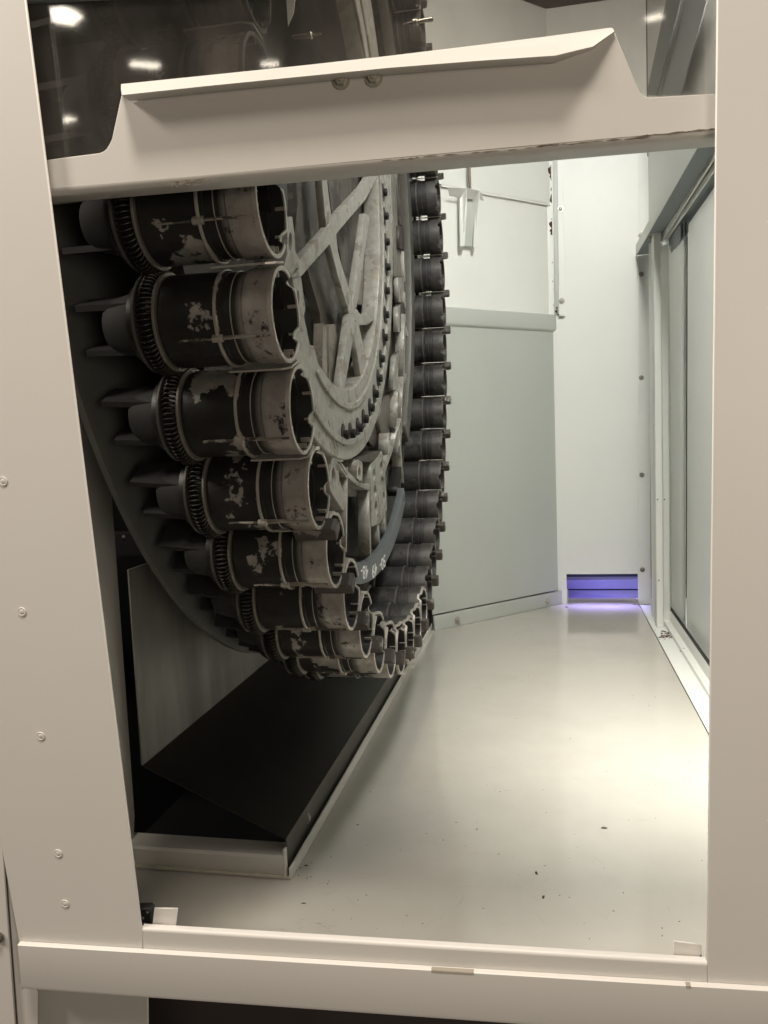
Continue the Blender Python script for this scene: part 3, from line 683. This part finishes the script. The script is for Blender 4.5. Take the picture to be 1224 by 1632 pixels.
# recessed rough faces of the spider, light and shade put into their iron tones
r_ = lambda pts, xl, mat=CASTR, th=0.02, name='web_face', holes=(): wplate(name, pts, xl, th, mat, holes, 0.0)
r_([(470, 230), (516, 230), (516, 300), (521, 362), (476, 416), (466, 400), (474, 330)], -0.150)
r_([(524, 230), (600, 230), (600, 270), (530, 350), (523, 290)], -0.155)
r_([(536, 373), (583, 318), (590, 344), (562, 478), (545, 424)], -0.150)
r_([(588, 340), (604, 345), (600, 490), (570, 485), (580, 400)], -0.145, CASTM)
r_([(490, 430), (527, 386), (556, 500), (557, 560), (541, 640), (530, 652), (520, 640), (514, 560), (510, 500)], -0.150)
r_([(484, 440), (502, 418), (520, 480), (522, 520), (512, 500), (500, 470)], -0.165, RINGB)
r_([(515, 515), (520, 520), (523, 640), (519, 650), (513, 600)], -0.120, CASTM)
r_([(524, 520), (535, 516), (540, 560), (540, 640), (528, 655), (524, 620)], -0.125, CASTM)
r_([(568, 515), (592, 505), (594, 600), (588, 640), (578, 600)], -0.145, CASTM)
r_([(549, 560), (556, 545), (580, 625), (566, 645), (540, 660), (540, 650)], -0.33 + .03, BLACKB)  # black sheet standing in for the dark triangular hole
# hub ring with bolt circle
HCY, HCZ, HR = -0.185, 0.086, 0.58
def circ(cy, cz, r, a0, a1, n=60):
    return [(cy - math.cos(a0 + (a1 - a0) * i / n) * r, cz - math.sin(a0 + (a1 - a0) * i / n) * r) for i in range(n + 1)]
outer = circ(-0.203, 0.183, 0.729, 1.05, 4.5)
inner = circ(HCY - 0.03, HCZ + 0.05, HR - 0.055, 4.5, 0.75)
plate('hub_ring', [Vector((XS, y, z)) for y, z in outer + inner], [], Vector((XS, 0, 0)), Y1, Z1, -X1, 0.045, CAST, wheel, 0.003, world=False)
for k, (r0, r1, xl, mt) in enumerate(((HR + .030, HR + .045, XS + .006, CAST), (HR - .050, HR - .036, XS + .006, CAST))):
    o2 = circ(HCY - .01, HCZ + .025, r1, 1.1, 4.5); i2 = circ(HCY - .01, HCZ + .025, r0, 4.5, 1.1)
    plate('hub_ridge', [Vector((xl, y, z)) for y, z in o2 + i2], [], Vector((xl, 0, 0)), Y1, Z1, -X1, 0.008, mt, wheel, 0.002, world=False)
# lower bowl of the hub inside the ring
r_([(513, 640), (520, 620), (545, 648), (566, 640), (585, 610), (590, 640), (575, 668), (550, 682), (530, 675), (518, 660)], -0.115, CAST, 0.05)
bm = bmesh.new(); lathe_bm(bm, [(-0.01, 0.0005), (-0.01, 0.020), (0.010, 0.020), (0.012, 0.018), (0.012, 0.010), (0.002, 0.009), (0.002, 0.0005)], 20)
M_hb = bm_mesh('hub_bolt', bm, BLACKB)
bm = bmesh.new(); lathe_bm(bm, [(-0.002, 0.024), (-0.002, 0.030), (0.002, 0.030), (0.002, 0.024)], 24); M_hr = bm_mesh('counterbore', bm, BLACKB)
bm = bmesh.new(); lathe_bm(bm, [(0.0, 0.0005), (0.0, 0.029), (-0.004, 0.029), (-0.004, 0.0005)], 24); M_hr = bm_mesh('counterbore', bm, BLACKB)
for p in ((611, 307), (613, 345), (615, 386), (616, 426), (615, 464), (614, 502), (612, 538), (607, 572), (603, 603), (597, 628), (590, 650), (580, 668), (571, 682), (559, 691), (548, 693)):
    q = onW(p, XS + 0.001); h = inst('counterbore', M_hr, wheel, (XS + .0025, q.y - 0.004, q.z)); h.scale = (1, .6, .85)
    inst('hub_bolt', M_hb, h, (0.002, 0.004, 0)).scale = (.7, .62, .62)
# dark blocks round the hub (segments of the bearing)
cast([(620, 230), (631, 230), (636, 330), (640, 380), (640, 441), (628, 441), (627, 380)], xl=-0.118, mat=plain('race_steel', (.17, .16, .14), .5, .2, nz=.5, scale=20), name='race_segment')
cast([(631, 230), (644, 230), (646, 320), (645, 358), (637, 358), (634, 300)], xl=-0.112, mat=CASTR, name='race_segment')
cast([(636, 360), (646, 360), (646, 398), (637, 396)], xl=-0.108, mat=RINGB, name='race_clamp')
cast([(645, 230), (655, 230), (661, 412), (656, 408), (646, 398)], xl=-0.112, mat=plain('brown_cast', (.15, .125, .10), .6, nz=.3), name='race_segment')
cast([(643, 400), (661, 417), (663, 480), (660, 500), (650, 480), (645, 440)], [ell(648, 418, 1.2, 7), ell(652, 428, 1.2, 8), ell(656, 440, 1.3, 8)], xl=-0.107, name='slotted_plate')
cast([(645, 465), (656, 485), (662, 520), (658, 540), (652, 500), (646, 490)], [ell(649, 478, 1.2, 7), ell(653, 490, 1.2, 8)], xl=-0.106, name='slotted_plate')
cast([(634, 442), (644, 442), (646, 482), (636, 482)], xl=-0.112, mat=CAST, name='race_clamp')
cast([(637, 484), (646, 482), (645, 528), (635, 528)], xl=-0.110, mat=RINGB, name='race_clamp')
cast([(634, 490), (638, 486), (638, 529), (634, 529)], xl=-0.108, name='race_clamp')
cast([(630, 570), (636, 560), (634, 620), (626, 622)], xl=-0.108, name='race_clamp')
cast([(622, 441), (636, 441), (634, 560), (622, 640), (610, 690), (595, 712), (585, 700), (606, 650), (618, 560)], xl=-0.135, mat=RINGB, name='race_segment')
cast([(610, 640), (628, 622), (632, 650), (622, 690), (608, 692), (604, 670)], xl=-0.122, mat=plain('race_brown2', (.11, .095, .08), .5, .2, nz=.5), name='race_segment')
# open mesh of thin ribs towards the index ring
def rib(p0, p1, w0=1.6, w1=None, xl=-0.098, th=0.03, mat=CAST, name='rib'):
    w1 = w1 or w0; dx, dy = p1[0] - p0[0], p1[1] - p0[1]; L = math.hypot(dx, dy); nx, ny = -dy / L, dx / L
    wplate(name, [(p0[0] + nx * w0 / 2, p0[1] + ny * w0 / 2), (p1[0] + nx * w1 / 2, p1[1] + ny * w1 / 2),
                  (p1[0] - nx * w1 / 2, p1[1] - ny * w1 / 2), (p0[0] - nx * w0 / 2, p0[1] - ny * w0 / 2)], xl, th, mat, bevel=0.0006)
for p0, p1, w_ in (((646, 500), (644, 600), 1.8), ((644, 600), (638, 725), 1.8), ((647, 520), (657, 560), 1.4), ((657, 560), (645, 610), 1.4), ((635, 625), (643, 690), 1.6),
                   ((636, 625), (632, 680), 1.6), ((643, 610), (641, 660), 1.4), ((651, 640), (613, 752), 2.6), ((655, 600), (640, 690), 1.4), ((641, 660), (633, 720), 1.6), ((622, 690), (620, 725), 3.0),
                   ((648, 610), (655, 668), 1.4), ((637, 690), (643, 770), 1.8), ((650, 560), (655, 600), 1.2), ((630, 700), (612, 745), 2.2)):
    rib(p0, p1, w_)
cast([(619, 745), (640, 725), (645, 775), (637, 820), (624, 850), (616, 820), (614, 770)], xl=-0.135, th=0.02, mat=DARK2, name='pocket_plate')
cast([(645, 560), (658, 555), (656, 640), (648, 690), (641, 660), (644, 600)], xl=-0.135, th=0.02, mat=DARK2, name='pocket_plate')
# drilled bearing block at the bottom
cast([(591, 739), (609, 719), (614, 749), (617, 812), (606, 834), (592, 840), (591, 771)],
     [ell(596.5, 757, 2.3, 11), ell(598, 783, 2.3, 11), ell(599.5, 809, 2.3, 11), ell(608, 746, 2.2, 11), ell(609.5, 768, 2.2, 10), ell(612, 793, 2.0, 10)], xl=-0.095, th=0.04, name='drilled_block')
cast([(569, 730), (578, 736), (578, 768), (569, 762)], [ell(573, 755, 2.0, 11)], xl=-0.095, th=0.04, name='drilled_block')
cast([(570, 729), (580, 727), (600, 718), (608, 718), (602, 728), (590, 737), (578, 736)], xl=-0.093, th=0.04, mat=RINGB, name='block_cap')
cast([(579, 737), (591, 738), (592, 770), (579, 769)], xl=-0.12, th=0.02, mat=plain('pocket_brown', (.075, .06, .05), .5, nz=.4), name='pocket_plate')
cast([(559, 730), (569, 730), (569, 764), (560, 755)], xl=-0.12, th=0.02, mat=DARK2, name='pocket_plate')
# curved lower web
cast([(542, 736), (545, 738), (556, 752), (569, 766), (582, 771), (594, 770), (595, 781), (585, 781), (570, 774), (556, 762), (548, 748)], xl=XS + .002, th=0.05, name='curved_web')
# left web with eye holes
cast([(466, 443), (480, 441), (487, 492), (484, 504), (488, 520), (494, 549), (501, 553), (513, 603), (526, 628), (545, 650), (575, 690), (560, 715), (543, 737), (540, 745), (541, 765), (553, 800), (554, 818), (545, 812),
      (527, 783), (524, 763), (529, 740), (530, 712), (517, 673), (503, 627), (494, 571), (488, 551), (480, 520), (475, 492)],
     [ell(475.5, 475, 2.0, 13), ell(500, 588, 3.2, 14, tilt=1.0), ell(537, 700, 3.0, 14), ell(532, 759, 3.0, 14), [(489, 551), (500, 552), (497, 566), (494, 572)], [(522, 668), (534, 670), (533, 700), (531, 698)],
      ell(547, 729, 1.3, 6)], xl=XS - .004, th=0.04, name='web')
cast([(459, 345), (466, 345), (470, 375), (471, 400), (478, 415), (466, 440), (452, 425), (458, 405)], [ell(463, 385, 2.6, 15)], xl=XS, th=.04, name='web')
# radial thin ribs and the dark window they frame
rib((554, 745), (552, 880), 1.8, th=.03); rib((589, 782), (591, 892), 2.2, th=.03); rib((603, 836), (606, 876), 2.6, th=.03); rib((613, 815), (616, 862), 3.0, th=.03)
rib((540, 740), (554, 762), 1.6); rib((525, 670), (536, 715), 1.6)
cast([(556, 766), (570, 776), (588, 783), (588, 790), (556, 792)], xl=-0.13, th=.02, mat=plain('window_lintel', (.14, .13, .11), .5), name='pocket_plate')
cast([(592, 782), (597, 790), (598, 828), (593, 830)], xl=-0.11, th=.02, mat=plain('brown_face', (.15, .12, .10), .5), name='pocket_plate')
cast([(615, 815), (622, 850), (620, 866), (614, 840)], xl=-0.115, th=.02, mat=plain('brown_face2', (.10, .075, .065), .5), name='pocket_plate')
cast([(553, 785), (588, 788), (591, 893), (552, 885)], xl=-0.17, th=.02, mat=plain('window_dark', (.028, .027, .025), .5), name='pocket_plate')

# ================================================================== FRONT FRAME
fr = thing('machine_front_frame', 'cream painted machine front frame with a wide left pillar round the open window', 'frame', onF((620, 1515)))
def fplate(name, pts, off, th, mat, parent, holes=(), bevel=0.0012, **t):
    """sheet parallel to the machine front; off = metres behind the front face"""
    return plate(name, [onF(p, off) for p in pts], [[onF(p, off) for p in h] for h in holes], FY * (FD + off), FX, FZ, FY, th, mat, parent, bevel, **t)
fplate('left_pillar', [(-205, -60), (33, -60), (225, 1476.5), (228, 1484), (228, 1520), (30, 1506), (0, 1340)], 0, 0.004, P_FRONT, fr, bevel=0.0015)
fplate('right_pillar', [(1143.6, -60), (1420, -60), (1420, 1592), (1127, 1574), (1127, 1532)], 0, 0.004, P_FRONT, fr, bevel=0.001)
fplate('bottom_rail', [(228.3, 1484), (1126.7, 1539), (1126.7, 1574), (228.3, 1520)], 0, 0.004, P_FRONT, fr, bevel=0.0)
fplate('top_panel', [(-205, -61), (-250, -1100), (1420, -1100), (1420, -61), (1143.6, -61), (1143.6, -75), (34, -75), (33, -61)], 0, 0.004, P_FRONT, fr, bevel=0.0)
# rounded sill roll joining rail and its back lip
pA, pB = onF((226, 1484)), onF((1127, 1539))
rows = []
for P in (pA, pB):
    rows.append([P + FY * (0.004 - 0.004 * math.cos(t)) + FZ * (0.004 * math.sin(t)) for t in [i * PI / 2 / 5 for i in range(6)]] + [P + FY * 0.009 + FZ * 0.004, P + FY * 0.010 + FZ * 0.003, P + FY * 0.0105 - FZ * 0.02])
sweep('sill_roll', rows, P_FRONT, fr, 0.0)
# rivets
bm = bmesh.new(); lathe_bm(bm, [(0, 0.0005), (0.0, 0.0056), (0.0009, 0.0052), (0.0009, 0.0042), (0.0004, 0.0038), (0.0008, 0.0032), (0.0010, 0.0005)], 24)
M_riv = bm_mesh('rivet', bm, P_FRONT)
for p in ((5, 767), (35, 975), (65, 1173), (93, 1360), (104, 1440)):
    screw(fr, onF(p, -0.0002), -FY, me=M_riv, name='rivet')
# lower channel
lc = thing('lower_channel', 'projecting cream channel across the bottom with a chipped bright top edge', 'rail', onF((620, 1600)))
A0, A1 = onF((28, 1507), -0.007), onF((1420, 1592), -0.007)
B0, B1 = onF((35, 1578), -0.007), onF((1420, 1678), -0.007)
rows = []
for T, B in ((A0, B0), (A1, B1)):
    up_ = (T - B).normalized()
    rows.append([T + FY * 0.0065 + FZ * 0.0015, T + FY * 0.002 + FZ * 0.0012, T + FY * 0.0006 + FZ * 0.0006, T, T - up_ * 0.002, B + up_ * 0.006, B + up_ * 0.002 + FY * 0.001, B + FY * 0.004, B + FY * 0.030])
sweep('channel_fold', rows, P_FRONT, lc, 0.0)
mesh('end_cap', [A0, B0, B0 + FY * .0068, A0 + FY * .0068], [(0, 1, 2, 3)], P_FRONT, lc)
def on_top(px):
    return A0 + (A1 - A0) * ((px - 28) / 1392)
a, b_ = on_top(753), on_top(819)
for nm, (q0, q1) in (('chipped_patch', (753, 820)), ('chipped_patch', (1138, 1145))):
    a, b_ = on_top(q0), on_top(q1)
    mesh(nm, [a - FY * .0006 - FZ * .0010, b_ - FY * .0006 - FZ * .0010, b_ + FZ * 0.0009 - FY * .0003, a + FZ * 0.0009 - FY * .0003, b_ + FY * .005 + FZ * .0017, a + FY * .005 + FZ * .0017],
         [(0, 1, 2, 3), (3, 2, 4, 5)], plain('chip_grey', (.36, .32, .26), .7), lc)
# below the channel
bp = thing('base_post', 'shaded grey base post under the lower channel at left', 'post', onF((130, 1640), .05))
fplate('post_face', [(30, 1560), (235, 1570), (238, 1800), (40, 1800)], 0.03, 0.004, P_BEAM, bp)
bd = thing('base_recess', 'black recess beneath the lower channel', 'panel', onF((700, 1700), .2))
fplate('recess_back', [(235, 1500), (1500, 1580), (1500, 2000), (235, 2000)], 0.10, 0.004, plain('recess_black', (.02, .014, .012), .6), bd)
# neighbouring panel at far left
lpn = thing('outer_left_panel', 'cream panel at the extreme lower left edge beyond a dark seam with one screw', 'panel', onF((-60, 1600), 0.01))
fplate('outer_panel', [(-260, 900), (-66, 900), (3, 1340), (29, 1700), (-260, 1700)], 0.004, 0.003, P_FRONT, lpn, bevel=0.0008)
fplate('seam_backing', [(-80, 880), (60, 880), (60, 1700), (-20, 1700)], 0.010, 0.003, P_BEAM, lpn, bevel=0.0)
fplate('seam_shadow_gap', [(-67, 900), (-63.5, 900), (6.5, 1340), (33, 1700), (27, 1700), (1, 1340)], 0.0085, 0.001, DARK2, lpn, bevel=0.0)
screw(lpn, onF((-1.5, 1493), 0.003), -FY, name='screw', s=0.6)
# small things on the sill
tb = thing('white_tab', 'small white tab standing behind the sill at lower left', 'tab', onF((262, 1478), .02))
fplate('tab', [(246, 1447.5), (283, 1448), (279, 1490), (241, 1490)], 0.013, 0.002, WHITEP, tb, bevel=0.0004)
t2 = thing('white_reflector_tab', 'bright white tab standing behind the sill at lower right corner', 'tab', onF((1096, 1530), .02))
fplate('tab', [(1074, 1500), (1118, 1506), (1119, 1540), (1073, 1540)], 0.013, 0.002, WHITEP, t2, bevel=0.0004)
fplate('tab_hole', [(1115, 1524), (1118, 1522), (1119, 1528), (1115, 1528)], 0.0125, 0.0006, BLACKB, t2, bevel=0)
bb = thing('black_latch_block', 'small black latch block with tiny screws beside the left white tab', 'latch', onF((230, 1476), .02))
fplate('latch_body', [(205, 1449), (236, 1449), (240, 1455), (241, 1490), (205, 1490)], 0.018, 0.014, BLACKB, bb, bevel=0.001)
for p in ((235, 1454), (228, 1463), (231, 1472)): screw(bb, onF(p, 0.0175), -FY, name='screw', s=0.13)

# ================================================================== SLIDING DOOR with beam and window
dd = thing('sliding_door', 'cream sliding door bottom beam with a folded pull ledge below a dusty dark window', 'door', onF((600, 300), 0.02))
DO = 0.012
rnd = [(67, 256), (110, 250), (158, 244), (165, 241), (170, 237), (174, 230), (178, 222), (193.5, 151), (330, 133), (560, 110), (888, 89), (940, 72), (977, 52),
       (980, 52), (1000, 100), (1016, 138), (1020, 146), (1026, 152), (1034, 155), (1160, 148)]
low = [(1160, 205), (900, 228), (600, 255), (300, 283), (66, 303)]
fplate('beam_face', rnd + low, DO, 0.0025, P_BEAM, dd, bevel=0.0008)
# rolled underside
L0, L1 = onF((60, 303), DO), onF((1160, 205), DO)
rows = []
for P in (L0, L1):
    rr = 0.007
    row = [P + FZ * 0.0]
    row += [P + FY * (rr - rr * math.cos(t)) - FZ * rr * math.sin(t) for t in [i * PI / 2 / 6 for i in range(7)]]
    row += [P + FY * 0.030 - FZ * 0.0085, P + FY * 0.0335 - FZ * 0.0065, P + FY * 0.034 - FZ * 0.002]
    rows.append(row)
rows = [[a.lerp(b, k / 8) for a, b in zip(rows[0], rows[1])] for k in range(9)]
sweep('beam_underside', rows, P_BEAM, dd, 0.0)
# pull ledge: lip standing proud of the face
pro = 0.020
Ltop = [(193, 134), (330, 120), (480, 104.5), (620, 89), (760, 72), (880, 57), (965, 45), (975, 44)]
Lbot = [(194, 151.5), (330, 137), (480, 122), (620, 108), (760, 97), (885, 88.5), (945, 74), (979, 50)]
rows = []
for i, (t, b) in enumerate(zip(Ltop, Lbot)):
    pr_ = pro if i < 5 else (pro if i == 5 else (0.008 if i == 6 else 0.002))
    T = onF(t, DO + 0.006); B = onF(b, DO - pr_)
    rows.append([T + FY * 0.004 - FZ * 0.002, T, T.lerp(B, 0.5) - FY * 0.0012, B.lerp(T, .08), B, B + FY * 0.0012 - FZ * 0.0008, B + FY * (pr_ * 0.95)])
sweep('pull_ledge', rows, P_BEAM, dd, 0.0)
for p in ((544, 128), (596, 124)):
    screw(dd, onF(p, DO - 0.0005), -FY, me=HEXNUT, name='nut', s=0.95)
# grime along the folded edge
def smear(pts, name='grime_mark'):
    fplate(name, pts, DO - 0.0006, 0.0008, GRIME, dd, bevel=0)
random.seed(11)
for x0, x1, y0, y1, n_ in ((262, 332, 300, 285, 12), (840, 1010, 236, 222, 26), (1010, 1140, 220, 207, 20), (600, 840, 258, 238, 14)):
    for k in range(n_ if x0 != 262 else 3):
        xa = x0 + (x1 - x0) * random.random(); ww = random.uniform(6, 26); yy = y0 + (y1 - y0) * (xa - x0) / (x1 - x0) - 1 + random.uniform(-1.5, .5)
        sl = (y1 - y0) / (x1 - x0); hh = random.uniform(1.2, 2.6)
        smear([(xa, yy), (xa + ww * .5, yy - hh * .6 + sl * ww * .5), (xa + ww, yy + sl * ww), (xa + ww * .6, yy + hh * .5 + sl * ww * .6)])
random.seed(5)
def blob(cx, cy, rx, ry, n=40, rough=.35, sl=0.0):
    return [(cx + rx * math.cos(2 * PI * i / n) * (1 + random.uniform(-rough, rough) * .4), cy + sl * rx * math.cos(2 * PI * i / n) + ry * math.sin(2 * PI * i / n) * (1 + random.uniform(-rough, rough))) for i in range(n)]
for k in range(46):
    gx = random.gauss(0, 14); gy = random.gauss(0, 2.0)
    fplate('grime_mark', blob(300 + gx, 291 + gy - gx * .09, random.uniform(1.2, 5), random.uniform(.5, 1.3), n=9, rough=.5), DO - 0.0006 - 0.00001 * k, 0.0007, GRIME, dd, bevel=0)
# window pane
m, nt, b = nodes('dusty_window')
for n_ in list(nt.nodes): nt.nodes.remove(n_)
out = nt.nodes.new('ShaderNodeOutputMaterial'); tr = nt.nodes.new('ShaderNodeBsdfTransparent'); gl = nt.nodes.new('ShaderNodeBsdfGlossy'); df = nt.nodes.new('ShaderNodeBsdfDiffuse')
tr.inputs[0].default_value = (0.86, 0.83, 0.80, 1); gl.inputs['Roughness'].default_value = 0.035; df.inputs[0].default_value = (0.5, 0.47, 0.43, 1)
v = coords(nt, (2.2, 1, 1)); fn = ramp(nt, noise(nt, v, 5, 6, .65), 0.35, 0.8)
m1 = nt.nodes.new('ShaderNodeMixShader'); m2 = nt.nodes.new('ShaderNodeMixShader')
fr_ = nt.nodes.new('ShaderNodeFresnel'); fr_.inputs[0].default_value = 1.5
nt.links.new(math_(nt, 'ADD', math_(nt, 'MULTIPLY', fn, 0.13), 0.035), m1.inputs[0]); nt.links.new(tr.outputs[0], m1.inputs[1]); nt.links.new(df.outputs[0], m1.inputs[2])
nt.links.new(math_(nt, 'MULTIPLY', fr_.outputs[0], 1.6), m2.inputs[0]); nt.links.new(m1.outputs[0], m2.inputs[1]); nt.links.new(gl.outputs[0], m2.inputs[2]); nt.links.new(m2.outputs[0], out.inputs[0])
fplate('window_pane', [(20, -80), (1180, -80), (1180, 200), (60, 290)], DO + 0.012, 0.003, m, dd, bevel=0)
fplate('pane_frame', [(20, -80), (1180, -80), (1180, -50), (22, 3), (20, 3)], DO + 0.006, 0.006, P_GREY, dd, bevel=0)
# tool pins seen through the window
for i, p in enumerate(((467, 60), (690, 30))):
    t = thing('tool_pin', ('short steel pin with a pale hanging tag beside it seen through the window' if i == 0 else 'bright bent steel pin near the window middle'), 'pin', onY(p, 1.6))
    bm = bmesh.new(); lathe_bm(bm, [(0, .0004), (0, .004), (-.028, .004), (-.030, .0065), (-.036, .0065), (-.038, .003), (-.055, .0015), (-.055, .0004)], 12)
    s_ = screw(t, onY(p, 1.5), (1, -.05, .02) if i else (-1, 0, 0), me=bm_mesh('pin_shaft', bm, STEEL), name='pin_shaft', s=1.0)
    if i == 0:
        q = [onY(c, 1.56) for c in ((455, -20), (472, -20), (468, 20), (459, 42))]
        plate('tag', q, [], Vector((0, 1.56, 0)), X1, Z1, Y1, 0.002, P_WALL, t)

# hall lamps behind the camera, mirrored in the window --------------------------------
def refl_pt(p, z):
    P = onF(p, DO + .012); d = ray(*p).normalized(); r = d - 2 * d.dot(FY) * FY
    return P + r * ((z - P.z) / r.z)
m, nt, b = nodes('lamp_glow'); b.inputs['Emission Color'].default_value = (1, 0.92, 0.78, 1); b.inputs['Emission Strength'].default_value = 14
LAMP = m
hous = plain('lamp_housing', (.3, .3, .3), .5)
for i, (p0, p1, wd, lab) in enumerate(((( 47, 20), (125, 33), .16, 'first long ceiling lamp reflected at upper left of the window'), ((92, 191), (110, 194), .22, 'small ceiling lamp reflected low at left of the window'),
                             ((208, 102), (254, 106), .10, 'yellowish ceiling lamp reflected above the left end of the pull ledge'), ((416, 103), (444, 102), .08, 'ceiling lamp reflected close above the pull ledge'),
                             ((82, 12), (112, 25), .12, 'second ceiling lamp reflected beside the first at upper left'), ((1030, 32), (1056, 25), .09, 'ceiling lamp reflected at the upper right of the window'))):
    a, b_ = refl_pt(p0, 3.2), refl_pt(p1, 3.2)
    t = thing('ceiling_lamp', lab, 'lamp', (a + b_) / 2, group='ceiling lamps mirrored in the window')
    u = (b_ - a).normalized(); n = u.cross(Z1).normalized()
    mesh('lamp_tube', [a - n * wd, b_ - n * wd, b_ + n * wd, a + n * wd], [(0, 1, 2, 3)], LAMP, t)
    mesh('lamp_housing', [a - n * wd * 1.2 + Z1 * .02, b_ - n * wd * 1.2 + Z1 * .02, b_ + n * wd * 1.2 + Z1 * .02, a + n * wd * 1.2 + Z1 * .02, (a + b_) / 2 + Z1 * .15], [(0, 1, 2, 3), (0, 1, 4), (1, 2, 4), (2, 3, 4), (3, 0, 4)], hous, t)

# loose dirt -------------------------------------------------------------------------
random.seed(21)
bm = bmesh.new()
def chip(x, y, s, zz_=FZ0 + 0.0005):
    a = random.random() * PI; l, w_ = s * random.uniform(.8, 2.4), s * random.uniform(.35, .9)
    c, sn = math.cos(a), math.sin(a)
    base = [(-l, -w_), (l, -w_ * .6), (l * .8, w_), (-l * .7, w_ * .8)]
    vs = [bm.verts.new((x + c * u - sn * v, y + sn * u + c * v, zz_)) for u, v in base]
    top = bm.verts.new((x, y, zz_ + s * .7))
    bm.faces.new(vs)
    for i in range(4): bm.faces.new((vs[i], vs[(i + 1) % 4], top))
for i in range(75):
    px, py = random.uniform(480, 1120), random.uniform(1010, 1500)
    q = onZ((px, py), FZ0)
    if -0.44 < q.x < 0.39 and q.y > 0.95: chip(q.x, q.y, random.uniform(.0005, .0014))
for p, s in (((963, 1320), .004), ((855, 1392), .005), ((866, 1430), .003), ((903, 968), .006), ((845, 977), .003), ((760, 1322), .002), ((484, 1440), .0022), ((470, 1382), .003), ((488, 1380), .003), ((570, 1315), .002)):
    q = onZ(p, FZ0); chip(q.x, q.y, s)
inst('metal_chips', bm_mesh('metal_chips', bm, DIRT, smooth=False), None, kind='stuff')
bm = bmesh.new()
for i in range(90):
    p = (random.gauss(1066, 7), random.gauss(1012, 5)); q = onZ(p, FZ0)
    if q.x > 0.403: chip(q.x, q.y, random.uniform(.001, .005), FZ0 + .001)
for i in range(30):
    q = onZ((random.gauss(1026, 6), random.gauss(960, 2)), FZ0); chip(min(q.x, .45), min(q.y, 3.66), random.uniform(.001, .004), FZ0 + .001)
for i in range(40):
    q = onZ((random.gauss(470, 12), random.gauss(1385, 8)), FZ0); chip(q.x, q.y, random.uniform(.0006, .0018), FZ0 + .0005)
inst('dirt_heap', bm_mesh('dirt_heap', bm, DIRT, smooth=False), None, kind='stuff')

# scuffs rubbed into the floor paint
random.seed(33)
bm = bmesh.new()
def scuff(px, py, L, ang, w_, bend):
    q = onZ((px, py), FZ0); n_ = 7; x, y = q.x, q.y; a = ang; prev = None
    for k in range(n_):
        hw = w_ * (1 - abs(2 * k / (n_ - 1) - 1)) * random.uniform(.5, 1) + 0.00006
        c, sn = math.cos(a), math.sin(a)
        cur = (bm.verts.new((x - sn * hw, y + c * hw, FZ0 + .0006)), bm.verts.new((x + sn * hw, y - c * hw, FZ0 + .0006)))
        if prev: bm.faces.new((prev[0], cur[0], cur[1], prev[1]))
        prev = cur; x += c * L / n_; y += sn * L / n_; a += bend
for i in range(26): scuff(random.uniform(480, 900), random.uniform(1380, 1490), random.uniform(.01, .07), random.uniform(0, 3.1), random.uniform(.0001, .0005), random.uniform(-.2, .2))
for i in range(14): scuff(random.uniform(700, 1110), random.uniform(1220, 1480), random.uniform(.006, .04), random.uniform(0, 3.1), random.uniform(.0001, .0005), random.uniform(-.1, .1))
for i in range(12): scuff(random.gauss(500, 25), random.gauss(1478, 6), random.uniform(.005, .02), random.uniform(-.3, .3), random.uniform(.0003, .0009), random.uniform(-.2, .2))
for i in range(14): scuff(random.uniform(700, 900), random.uniform(985, 1010), random.uniform(.01, .05), random.uniform(.5, .9), random.uniform(.0003, .001), random.uniform(-.1, .1))
inst('floor_scuffs', bm_mesh('floor_scuffs', bm, plain('scuff', (.26, .235, .19), .6), smooth=False), None, kind='stuff')
